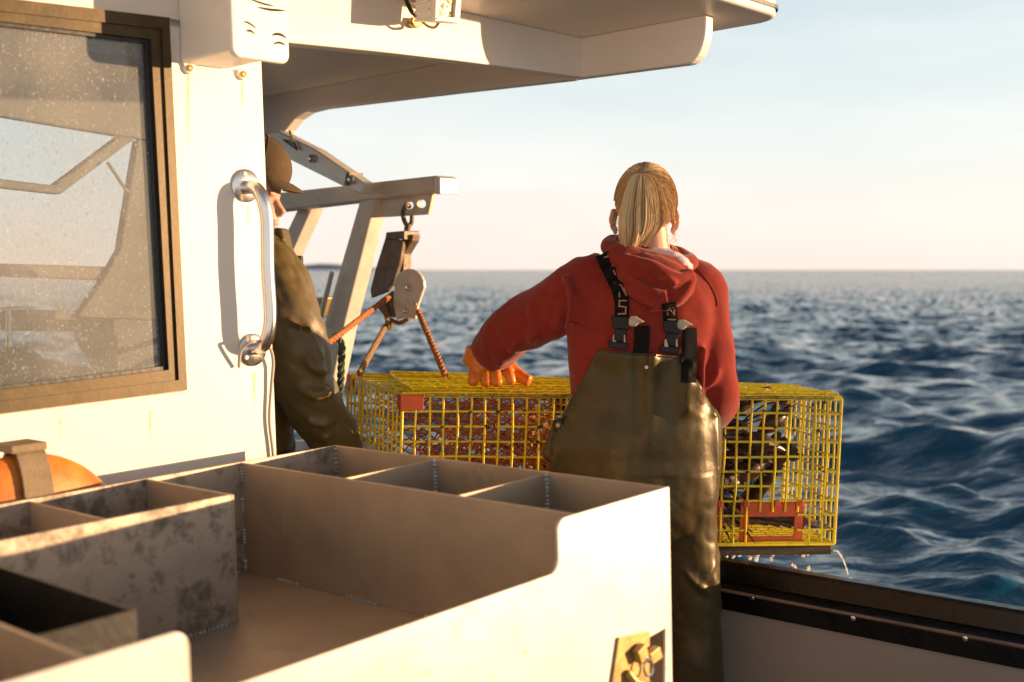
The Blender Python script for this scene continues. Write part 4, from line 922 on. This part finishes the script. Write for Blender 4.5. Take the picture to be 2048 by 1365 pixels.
LOCKS = [(rnd.uniform(-1, 1), rnd.uniform(-1, 1), rnd.uniform(.88, 1.0), rnd.uniform(-4.5, 4.5), rnd.uniform(0, 6.28), rnd.choice([0, 0, 1, 2])) for _ in range(34)]
for k in range(950):
    lk = LOCKS[rnd.randrange(len(LOCKS))]; u = lk[0] + rnd.gauss(0, .07); v = lk[1] + rnd.gauss(0, .12); yb = v * math.sqrt(max(0, 1 - min(1, u * u)))
    e_len = lk[2] * rnd.uniform(.96, 1.02)
    if rnd.random() < .04: u += rnd.gauss(0, .5); e_len *= rnd.uniform(.7, 1.08)
    def cp_(px, py, dy): return wp(px, py, YW - .075 + dy)
    cx = [(1284, 348, 8), (1284, 356, 20), (1284, 385, 30), (1283, 420, 37), (1282, 450, 41), (1278, 475, 37), (1272, 495, 27)]
    pts = []
    for i, (x, y, wd_) in enumerate(cx):
        yy = 350 + (y - 350) * e_len; dy = [.01, -.012, -.030, -.038, -.040, -.040, -.030][i] + yb * [.004, .010, .016, .018, .018, .018, .016][i]
        pts.append(cp_(x + u * wd_ * (1 - .12 * (e_len < .85)) + lk[3] * math.sin(i * .9 + lk[4]) * i / 6 + rnd.gauss(0, .5 if i else 0), yy, dy))
    pt.tube(smooth_path(pts, 2), [.0009] + [.0012] * 9 + [.0010, .0007, .0004], 3, m=rnd.choice([0, 0, 1, lk[5], lk[5], lk[5]]))
pt.build('ponytail', [hairA, hairB, hairC], hro, smooth=True, clean=False)
mb = MB(); mb.lathe(t0 + V((0, .004, .002)), V((0, -1, .25)), [(.010, -.008), (.014, -.006), (.0155, 0), (.014, .006), (.010, .008)], 18); mb.build('hair_tie', hairC, hro, smooth=True)
fy = MB()
for k in range(90):
    s = rnd.choice([-1, 1]); p = wp(1291 + s * rnd.uniform(45, 62), rnd.uniform(430, 500), YW - .01); q = p + V((s * rnd.uniform(-.004, .012), rnd.uniform(-.01, .01), rnd.uniform(-.03, .01))); fy.tube([p, p.lerp(q, .5) + V((s * .004, 0, 0)), q], [.0006, .0005, .0003], 3)
fy.build('stray_hair', hairA, hro, clean=False)['kind'] = 'stuff'

# overalls: seat and legs
ov = MB()
ov.rings([ring(1215, 1370, 1120, .08), ring(1150, 1425, 1050, .125), ring(1112, 1440, 990, .145), ring(1094, 1446, 930, .150), ring(1090, 1447, 892, .146), ring(1112, 1445, 850, .136), ring(1130, 1438, 815, .126), ring(1150, 1416, 780, .112)], 44)
for hx, kx, fx in ((1356, 1382, 1392), (1212, 1210, 1205)):
    ov.tube(smooth_path([wp(hx, 960), wp(hx + 8, 1060), wp(kx, 1180, YW + .01), wp(fx, 1340, YW), wp(fx, 1555, YW)], 5), [.105] * 3 + list(np.linspace(.104, .088, 6)) + list(np.linspace(.087, .078, 5)) + list(np.linspace(.078, .084, 7)), 22)
for pts, r in (([(1362, 1130, .078), (1392, 1168, .082), (1426, 1192, .052)], .012), ([(1432, 1120, .04), (1415, 1150, .070), (1398, 1170, .075)], .010)):
    ov.tube(smooth_path([wp(x, y, YW - d) for x, y, d in pts], 5), [r * .12] + [r * .62] * 9 + [r * .12], 8)
# loose flap at the left hip
ov.hexa([wp(1108, 838, YW - .05), wp(1135, 845, YW - .05), wp(1130, 950, YW - .05), wp(1084, 912, YW - .05), wp(1108, 838, YW - .02), wp(1135, 845, YW - .02), wp(1130, 950, YW - .02), wp(1084, 912, YW - .02)])
over = remesh(ov, .008, 4); OBV = bvh(over); bpy.data.meshes.remove(over)
def oil_folds(over): displace(over, lambda p, n: fbm(V((p.x * 9, p.y * 9, p.z * 6)), 1, 3) * (.006 if p.z < .85 else .0035) + (abs(fbm(V((p.x * 10 + p.z * 9, p.y * 10, p.z * 6)), 1, 2)) - .2) * (.004 + .006 * math.exp(-((p.z - .55) / .16) ** 2)) * (1 if p.z < .85 else .3))
# back bib stretched over the hoodie up to the buckles
def cast(px, py, trees, off):
    d = ray(px, py).normalized(); best = None
    for T in trees:
        h = T.ray_cast(CAM, d)
        if h[0] and (best is None or h[3] < best[3]): best = h
    return None if best is None else CAM + d * (best[3] - off)
rows, cols_ = 44, 34; G = []
for i in range(rows + 1):
    y = 700 + i * 5.9; row = []
    xl = interp([700, 795, 850, 885, 935], [1195, 1142, 1116, 1104, 1100], y); xr = interp([700, 712, 770, 835, 885, 935], [1363, 1366, 1402, 1438, 1440, 1440], y)
    for j in range(cols_ + 1):
        u = j / cols_; x = xl + (xr - xl) * u; yy = y + 14 * u * max(0, 1 - i / 10) 
        xx = min(max(x, 1148), 1424) if y < 830 else min(max(x, 1122), 1434)
        p = cast(xx, yy, (bvh_h if False else TB, OBV), .010)
        dep = (p.y if p else YW - .09)
        # ease towards the sides so that the cloth wraps round
        row.append([x, yy, dep])
    G.append(row)
for _ in range(6):
    for i in range(1, rows):
        for j in range(1, cols_): G[i][j][2] = min(G[i][j][2], .25 * (G[i - 1][j][2] + G[i + 1][j][2] + G[i][j - 1][2] + G[i][j + 1][2]))
vs = []
for i in range(rows + 1):
    for j in range(cols_ + 1):
        x, y, d = G[i][j]; t_ = i / rows
        d -= .020 * math.exp(-((x - 1306 + .04 * (y - 700)) / 11) ** 2) * math.exp(-max(0, (y - 720) / 110) ** 2) - .010 * math.exp(-((x - 1275) / 9) ** 2) * math.exp(-((y - 760) / 90) ** 2)
        d -= .004 * fbm(V((x * .02, y * .012, 3)), 1, 2) * (1 - t_ * .5)
        if t_ > .6:
            p_s = cast(min(max(x, 1122), 1434), y, (OBV,), -.002)
            if p_s: k_ = min(1, (t_ - .6) / .36); k_ = k_ * k_ * (3 - 2 * k_); d = d * (1 - k_) + p_s.y * k_
        vs.append(wp(x, y, d))
W_ = cols_ + 1; bb = MB(); nv_ = len(vs)
bb.v = vs + [v + V((0, .0125, 0)) for v in vs]
for i in range(rows):
    for j in range(cols_):
        q = [i * W_ + j, i * W_ + j + 1, (i + 1) * W_ + j + 1, (i + 1) * W_ + j]; bb.f.append(q); bb.f.append([k + nv_ for k in q[::-1]])
per = [j for j in range(W_)] + [i * W_ + cols_ for i in range(1, rows + 1)] + [rows * W_ + j for j in range(cols_ - 1, -1, -1)] + [i * W_ for i in range(rows - 1, 0, -1)]
for k in range(len(per)): a_, b_ = per[k], per[(k + 1) % len(per)]; bb.f.append([b_, a_, a_ + nv_, b_ + nv_])
bb.m = [0] * len(bb.f); ov.add(bb.v, bb.f); over = remesh(ov, .0058, 3); oil_folds(over); OBV = bvh(over); shift(over, PL); ovo = put('overalls', over, oil, ps, PL)
mb_off = PL
def castall(px, py, off):
    d = ray(px, py).normalized(); best = 1e9
    for T in (TB, HB, OBV):
        h = T.ray_cast(CAM, d)
        if h[0]: best = min(best, h[3])
    if best > 1e8: best = (YW - .1) / d.y
    return CAM + d * (best - off)
def hem(pts, m=oil, r=.0035, name='hem'):
    mb = MB(); mb.tube([castall(x, y, .001) for x, y in pts], r, 7); mb.build(name, m, ovo, smooth=True)
hem([(1197 + 166 * k / 16, 702 + 13 * k / 16) for k in range(17)])
mb = MB(); c = castall(1293, 735, .002); mb.lathe(c, V((0, -1, 0)), [(.005, 0), (.0045, .003), (.001, .004)], 12); mb.build('stud', mat('white_stud', (.7, .68, .64), .35), ovo, smooth=True)
def ribbon(name, pts, wpx, m, par, off=.004, th=.003, n=6, trees=True, follow=True):
    P = [V((x, y, 0)) for x, y in pts]; P = smooth_path(P, n); mb = MB(); L_ = []
    for i, p in enumerate(P):
        T = (P[min(i + 1, len(P) - 1)] - P[max(i - 1, 0)]).normalized(); nn = V((-T.y, T.x, 0)); row = []
        for s in (-1, -.5, 0, .5, 1): q = p + nn * (s * wpx / 2); row.append(q)
        c = [castall(q.x, q.y, off) for q in row]; ym = min(v.y for v in c[1:4]); L_.append([wp(q.x, q.y, min(max(v.y, ym), ym + .012)) for q, v in zip(row, c)])
    k = 5; vs = [v for r in L_ for v in r]; nn_ = len(vs); vs += [v + V((0, th, 0)) for v in vs]
    fs = []
    for i in range(len(L_) - 1):
        for j in range(4): q = (i * k + j, i * k + j + 1, (i + 1) * k + j + 1, (i + 1) * k + j); fs += [q, tuple(a + nn_ for a in q[::-1])]
        for j in (0, 4): fs.append((i * k + j, (i + 1) * k + j, (i + 1) * k + j + nn_, i * k + j + nn_))
    for i in (0, len(L_) - 1):
        for j in range(4): fs.append((i * k + j, i * k + j + 1, i * k + j + 1 + nn_, i * k + j + nn_))
    return mb.add(vs, fs).build(name, m, par, smooth=True)
s1 = ribbon('strap', [(1204, 508), (1213, 528), (1226, 555), (1238, 580), (1244, 610), (1243, 650)], 29, webbing, ovo)
s2 = ribbon('strap', [(1337, 606), (1341, 635), (1343, 662)], 29, webbing, ovo, off=.004)
def zp(x, y): return (1180 + x / 5.6875, 480 + y / 5.6875)
def glyph(par, lines, w_=2.6):
    for ln_ in lines: ribbon('lettering', [zp(*p) for p in ln_], w_, letter, par, off=.0062, th=.001, n=2)
glyph(s1, [[(165, 195), (232, 298)], [(160, 200), (205, 188)], [(232, 298), (268, 290)], [(268, 345), (310, 452)], [(328, 510), (336, 655)], [(345, 505), (415, 640)], [(385, 545), (420, 640)], [(326, 692), (420, 692)], [(333, 692), (335, 752)], [(322, 755), (415, 765)], [(408, 768), (404, 835)], [(312, 845), (412, 840)]])
glyph(s2, [[(876, 775), (884, 860)], [(905, 778), (962, 855)], [(957, 772), (962, 860)], [(882, 907), (978, 912)], [(890, 968), (986, 972)], [(986, 985), (890, 1042)]])
def block(name, px, m, par, off, th, bev=.002):
    q = [castall(x, y, off) for x, y in px]; Y_ = sum(p.y for p in q) / len(q); mb = MB(); mb.prism([wp(x, y, Y_) for x, y in px], V((0, th, 0))); return mb.build(name, m, par, bevel=bev)
def zz(*L_): return [zp(*p) for p in L_]
block('adjuster', zz((262, 470), (330, 470), (350, 545), (268, 545)), blackpl, s1, .008, .006)
for par, dx, dy in ((s1, 0, 0), (s2, 590, 50)):
    block('buckle', zz((245 + dx, 870 + dy), (440 + dx * 1.0, 880 + dy), (460 + dx, 1010 + dy), (425 + dx, 1025 + dy), (255 + dx, 1000 + dy)), blackpl, par, .012, .012)
    block('buckle_tongue', zz((280 + dx, 1010 + dy), (420 + dx, 1020 + dy), (405 + dx, 1165 + dy), (275 + dx, 1145 + dy)), blackpl, par, .010, .008)
    block('buckle_socket', zz((210 + dx, 1150 + dy), (440 + dx, 1180 + dy), (435 + dx, 1255 + dy), (205 + dx, 1225 + dy)), blackpl, par, .013, .014)
    for k in (0, 1): block('buckle_prong', zz((262 + dx + k * 125, 1080 + dy), (275 + dx + k * 125, 1080 + dy), (300 + dx + k * 105, 1170 + dy), (255 + dx + k * 130, 1165 + dy)), leather, par, .014, .004, .0008)
ribbon('strap_tail', [(1284, 652), (1284, 670), (1283, 690), (1281, 707)], 31, webbing, s1, off=.012)
ribbon('strap_tail', [(1378, 656), (1379, 690), (1378, 730), (1377, 766)], 31, webbing, s2, off=.014)
for par, pts in ((s1, zz((445, 905), (470, 868), (520, 868), (630, 935), (560, 950), (520, 990), (445, 985))), (s2, zz((990, 945), (1020, 908), (1075, 908), (1185, 970), (1115, 985), (1060, 1030), (1000, 1010)))):
    block('strap_end', pts, leather, par, .020, .014, .004)
# side clip at the left hip
mb = MB(); mb.hexa([wp(1104, 842, YW - .07), wp(1124, 836, YW - .07), wp(1130, 858, YW - .07), wp(1110, 866, YW - .07), wp(1104, 842, YW - .05), wp(1124, 836, YW - .05), wp(1130, 858, YW - .05), wp(1110, 866, YW - .05)]); sc_ = mb.build('side_clip', blackpl, ovo, bevel=.004)
mb = MB(); mb.lathe(wp(1116, 851, YW - .0705), V((0, -1, 0)), [(.007, 0), (.006, .003), (.002, .004)], 12); mb.build('rivet', brass, sc_, smooth=True)
mb = MB()
for fx in (1392, 1205):
    p = wp(fx, 1540, YW); mb.tube([V((p.x, YW + .0, .30)), V((p.x, YW, .10)), V((p.x, YW + .01, .05))], [.07, .062, .06], 16); mb.ell(V((p.x, YW + .06, .042)), (.05, .13, .042))
bt_ = remesh(mb, .01, 3); shift(bt_, PL); put('boots', bt_, rubber, ps, PL)

# rubber gloves: the left hand spread on the lid, the right hand on the trap's front edge
def glove(wrist, elbow_dir, knuck, fingers, thumb, name='glove', cuff=True):
    g = MB(); wrist = V(wrist); kn = V(knuck)
    g.tube([wrist - elbow_dir * .05, wrist - elbow_dir * .015, wrist.lerp(kn, .35), wrist.lerp(kn, .8), kn], [(.052, .050), (.048, .046), (.048, .036), (.052, .030), (.046, .022)], 18, ref=(1, 0, 0))
    for f in fingers: g.tube(smooth_path(f, 4), [.0150] * 4 + [.0145] * 4 + [.0135] * (4 * (len(f) - 1) - 8) + [.009], 10)
    g.tube(smooth_path(thumb, 4), [.019] * 4 + [.016] * (4 * (len(thumb) - 1) - 4) + [.008], 10)
    me = remesh(g, .0042, 3); displace(me, lambda p, n: fbm(p, 35, 2) * .0016); return me
zl = At.z + .022
Wc = wp(978, 742, YW + .27)
kn = wp(978, 757, 3.52) + V((0, 0, 0))
def lidp(px, Y, h=.012):
    d = ray(px, 700); X = (px - CX) / FPX * Y; return V((X, Y, zl + h))
kn = V(((978 - CX) / FPX * 3.46, 3.46, zl + .055))
fingers = []
for k, (px0, px1, Y1) in enumerate(((952, 950, 3.40), (968, 972, 3.385), (986, 990, 3.39), (1003, 1013, 3.41))):
    b_ = V(((px0 - CX) / FPX * 3.45, 3.45, zl + .045)); tipp = lidp(px1, Y1, .006); mid = b_.lerp(tipp, .5) + V((0, -.012, .012)); fingers.append([b_ + V((0, .03, .01)), b_, mid, tipp])
thumb = [V(((995 - CX) / FPX * 3.47, 3.47, zl + .06)), V(((1015 - CX) / FPX * 3.46, 3.46, zl + .042)), V(((1030 - CX) / FPX * 3.45, 3.45, zl + .022)), lidp(1044, 3.44, .012)]
gme = glove(V(((972 - CX) / FPX * 3.44, 3.44, zl + .10)), V((-.2, .2, -.9)).normalized() * -1, kn, fingers, thumb)
cg = coords(gme); pv = np.array([kn.x, kn.y, zl + .004]); cg = pv + (cg - pv) * np.array([1.22, 1.15, 1.2]) + np.array([.004, -.045, 0]); gme.vertices.foreach_set('co', cg.astype('f').ravel()); gme.update()
shift(gme, PL); put('glove', gme, glovem, ps, PL)
# glove cuff standing open round the sleeve end
mb = MB(); c0 = V(((972 - CX) / FPX * 3.44, 3.44, zl + .085)); ax = (wr - c0); ax = (el - c0).normalized(); x_ = V((1, 0, 0)); x_ = (x_ - ax * x_.dot(ax)).normalized(); y_ = ax.cross(x_)
vs = []
for i, (h, r) in enumerate(((-.02, .044), (.01, .052), (.025, .060), (.035, .064), (.035, .061), (.025, .057), (.0, .048))):
    for j in range(28):
        t_ = 2 * math.pi * j / 28; vs.append(c0 + ax * (h * (1 + .35 * math.cos(t_ + 2.8)) if h > 0 else h) + (x_ * math.cos(t_) + y_ * math.sin(t_)) * r)
fs = [(i * 28 + j, i * 28 + (j + 1) % 28, (i + 1) * 28 + (j + 1) % 28, (i + 1) * 28 + j) for i in range(6) for j in range(28)]
mb.add(vs, fs); mb.build('glove_cuff', glovem, ps, smooth=True)
Wr_ = wp(1405, 842, YW + .20); kr = V((Wr_.x - .03, 3.36, At.z - .05))
fr2 = [[V((kr.x - .03 + .022 * k, 3.34, kr.z)), V((kr.x - .03 + .022 * k, 3.375, kr.z + .02)), V((kr.x - .03 + .022 * k, 3.385, kr.z - .012)), V((kr.x - .03 + .022 * k, 3.36, kr.z - .02))] for k in range(4)]
gme = glove(Wr_, V((0, 1, 0)), kr, fr2, [kr + V((-.03, -.02, .01)), kr + V((-.05, .0, .02)), kr + V((-.055, .02, .015))]); shift(gme, PL); put('glove', gme, glovem, ps, PL)

# --- the crew member at the hauler, mostly hidden by the wheelhouse
YM = 3.55
def mp_(px, py, Y=YM): return at(px, py, Y)
mn = thing('person', 'person in brown cap and olive rain jacket looking down beside the wheelhouse', 'person', V((mp_(520, 600).x, YM, 0)))
ML = LOC[mn.name]; KM = YM / FPX
hM = mp_(510, 385, YM)
jm = MB()
def mr(x0, x1, y, ry, dy=0): p = mp_((x0 + x1) / 2, y); return (p.x, YM + dy, p.z, (x1 - x0) / 2 * KM, ry)
jm.rings([mr(400, 590, 1180, .14), mr(400, 595, 1000, .16), mr(405, 588, 850, .16), mr(405, 590, 700, .17), mr(410, 592, 600, .175), mr(420, 590, 540, .165), mr(440, 580, 500, .13), mr(465, 562, 472, .08)], 36)
jm.tube(smooth_path([mp_(520, 520, YM - .04), mp_(552, 580, YM - .12), mp_(590, 690, YM - .17), mp_(612, 780, YM - .16), mp_(650, 850, YM - .10), mp_(692, 905, YM - .02)], 5), [.10] * 5 + list(np.linspace(.105, .098, 6)) + list(np.linspace(.098, .09, 5)) + list(np.linspace(.09, .082, 5)) + list(np.linspace(.08, .062, 5)), 20)
jm.tube(smooth_path([mp_(500, 520, YM + .06), mp_(540, 600, YM + .14), mp_(570, 720, YM + .16), mp_(640, 830, YM + .12)], 5), [.09] * 6 + [.08] * 6 + [.06] * 4, 16)
for pts, r in (([(560, 520, .12), (590, 600, .20), (628, 680, .24), (648, 730, .22)], .012), ([(600, 700, .25), (630, 735, .26), (655, 745, .22)], .014), ([(590, 770, .25), (632, 790, .25), (668, 780, .20)], .016), ([(575, 640, .25), (600, 652, .27), (628, 655, .25)], .009), ([(610, 840, .22), (650, 850, .20), (680, 830, .15)], .014)):
    jm.tube(smooth_path([mp_(x, y, YM - d) for x, y, d in pts], 5), [r * .3] + [r] * (5 * (len(pts) - 1) - 1) + [r * .3], 8)
jk = remesh(jm, .008, 4); displace(jk, lambda p, n: fbm(p, 7, 3) * .007 + (abs(fbm(V((p.x * 12 + p.z * 8, p.y * 12, p.z * 9)), 1, 2)) - .2) * .010)
shift(jk, ML); jo = put('jacket', jk, oil_j, mn, ML)
mb = MB(); mb.prism([mp_(550, 455, YM - .06), mp_(564, 458, YM - .06), mp_(574, 500, YM - .10), mp_(588, 545, YM - .13), mp_(570, 530, YM - .13), mp_(555, 490, YM - .09)], V((.01, .06, 0))); mb.build('collar', oil_j, jo, bevel=.005)
mb = MB(); mb.prism([mp_(585, 511, YM - .02), mp_(603, 512, YM - .02), mp_(606, 600, YM - .03), mp_(596, 598, YM - .03)], V((0, .03, 0))); mb.build('storm_flap', mat('dark_flap', (.04, .032, .02), .5), jo, bevel=.003)
for px, py in ((597, 537), (600, 590), (566, 480)):
    mb = MB(); mb.lathe(mp_(px, py, YM - .035 if px > 580 else YM - .085), V((.3, -1, 0)), [(.006, 0), (.005, .003), (.002, .004)], 10); mb.build('snap', brass, jo, smooth=True)
# head in profile, looking right and down
hh = MB(); F = V((.86, -.30, -.30)).normalized(); hM = mp_(498, 378, YM)
hh.ell(hM, (.098, .078, .115), Matrix.Rotation(R(12), 3, 'Y'), 28, 20)
hh.ell(mp_(520, 425, YM - .005), (.062, .055, .058)); 
hh.tube([mp_(548, 392, YM - .02), mp_(557, 415, YM - .022), mp_(566, 424, YM - .022), mp_(558, 432, YM - .02)], [.010, .013, .012, .008], 10)
hh.ell(mp_(548, 446, YM - .02), (.016, .022, .010)); hh.ell(mp_(545, 464, YM - .02), (.020, .024, .018)); hh.ell(mp_(545, 388, YM - .02), (.018, .04, .012))
hh.tube([mp_(500, 430, YM), mp_(505, 500, YM + .01)], [.056, .062], 16)
hme = remesh(hh, .0045, 3); shift(hme, ML); put('head', hme, skin, mn, ML)
cp2 = MB(); rot = Matrix.Rotation(R(20), 3, 'Y')
vs = []; nU, nV = 36, 14; r = V((.110, .092, .100)); cc = mp_(512, 334, YM)
for i in range(nV + 1):
    po = R(98) * i / nV
    for j in range(nU):
        a_ = 2 * math.pi * j / nU; k = 1 + .015 * math.sin(a_ * 6) * math.sin(po); vs.append(cc + rot @ V((math.sin(po) * math.cos(a_) * r.x * k, math.sin(po) * math.sin(a_) * r.y * k, math.cos(po) * r.z)))
for i in range(nV + 1):
    po = R(98) * (nV - i) / nV
    for j in range(nU):
        a_ = 2 * math.pi * j / nU; vs.append(cc + rot @ V((math.sin(po) * math.cos(a_) * (r.x - .004), math.sin(po) * math.sin(a_) * (r.y - .004), math.cos(po) * (r.z - .004))))
T_ = 2 * nV + 2
fs = [(i * nU + j, (i + 1) * nU + j, (i + 1) * nU + (j + 1) % nU, i * nU + (j + 1) % nU) for i in range(T_ - 1) for j in range(nU)]
cp2.add(vs, fs); co_ = cp2.build('cap', capm, mn, smooth=True)
mb = MB(); vs = []; n_ = 14
for th_ in (0, -.005):
    for i in range(n_ + 1):
        a_ = R(-62 + 124 * i / n_)
        for s in (0, .35, .7, 1):
            rr = V((math.cos(a_) * .100 + s * .062 * (math.cos(a_) ** .6), math.sin(a_) * .088 * (1 - .08 * s), -.010 - .012 * s * s - .012 * s * (math.sin(a_) ** 2) * 1.6 + th_)); vs.append(cc + rot @ rr)
m4 = (n_ + 1) * 4; fs = []
for i in range(n_):
    for j in range(3): q = (i * 4 + j, i * 4 + j + 1, (i + 1) * 4 + j + 1, (i + 1) * 4 + j); fs += [q, tuple(x + m4 for x in q[::-1])]
    for j in (0, 3): fs.append((i * 4 + j, (i + 1) * 4 + j, (i + 1) * 4 + j + m4, i * 4 + j + m4))
for i in (0, n_):
    for j in range(3): fs.append((i * 4 + j, i * 4 + j + 1, i * 4 + j + 1 + m4, i * 4 + j + m4))
mb.add(vs, fs); mb.build('brim', capm, co_, smooth=True)
for a_ in (20, 75, 105, 160, 250, 290):
    pts = []
    for i in range(1, 14):
        po = R(7 * i); pts.append(cc + rot @ V((math.sin(po) * math.cos(R(a_)) * (r.x + .0006), math.sin(po) * math.sin(R(a_)) * (r.y + .0006), math.cos(po) * (r.z + .0006))))
    mb = MB(); mb.tube(pts, .0016, 5); mb.build('seam', capm, co_, smooth=True)
mb = MB(); mb.ell(cc + rot @ V((0, 0, .101)), (.007, .007, .004), rot); mb.build('button', capm, co_, smooth=True)
# oilskin trousers and boots
mb = MB()
for dx in (-.09, .09):
    p = ML + V((dx, 0, 0)); mb.tube([p + V((0, 0, .85)), p + V((0, .01, .5)), p + V((0, 0, .06))], [.115, .095, .10], 18); mb.ell(p + V((.03, -.02, .045)), (.12, .06, .045))
tm_ = remesh(mb, .012, 3); shift(tm_, ML); put('trousers', tm_, oil, mn, ML)
gme = MB(); p0 = mp_(694, 908, YM - .02); gme.ell(p0 + V((.03, .02, -.03)), (.055, .03, .045)); 
for k in range(4): gme.tube([p0 + V((.05, .0 + .018 * k, -.04)), p0 + V((.085, .0 + .018 * k, -.055)), p0 + V((.10, .018 * k, -.085))], [.013, .012, .008], 8)
gme.tube([p0 + V((.03, -.02, -.02)), p0 + V((.07, -.04, -.03)), p0 + V((.09, -.04, -.045))], [.015, .013, .008], 8)
gm2 = remesh(gme, .0045, 3); shift(gm2, ML); put('glove', gm2, glovem, mn, ML)
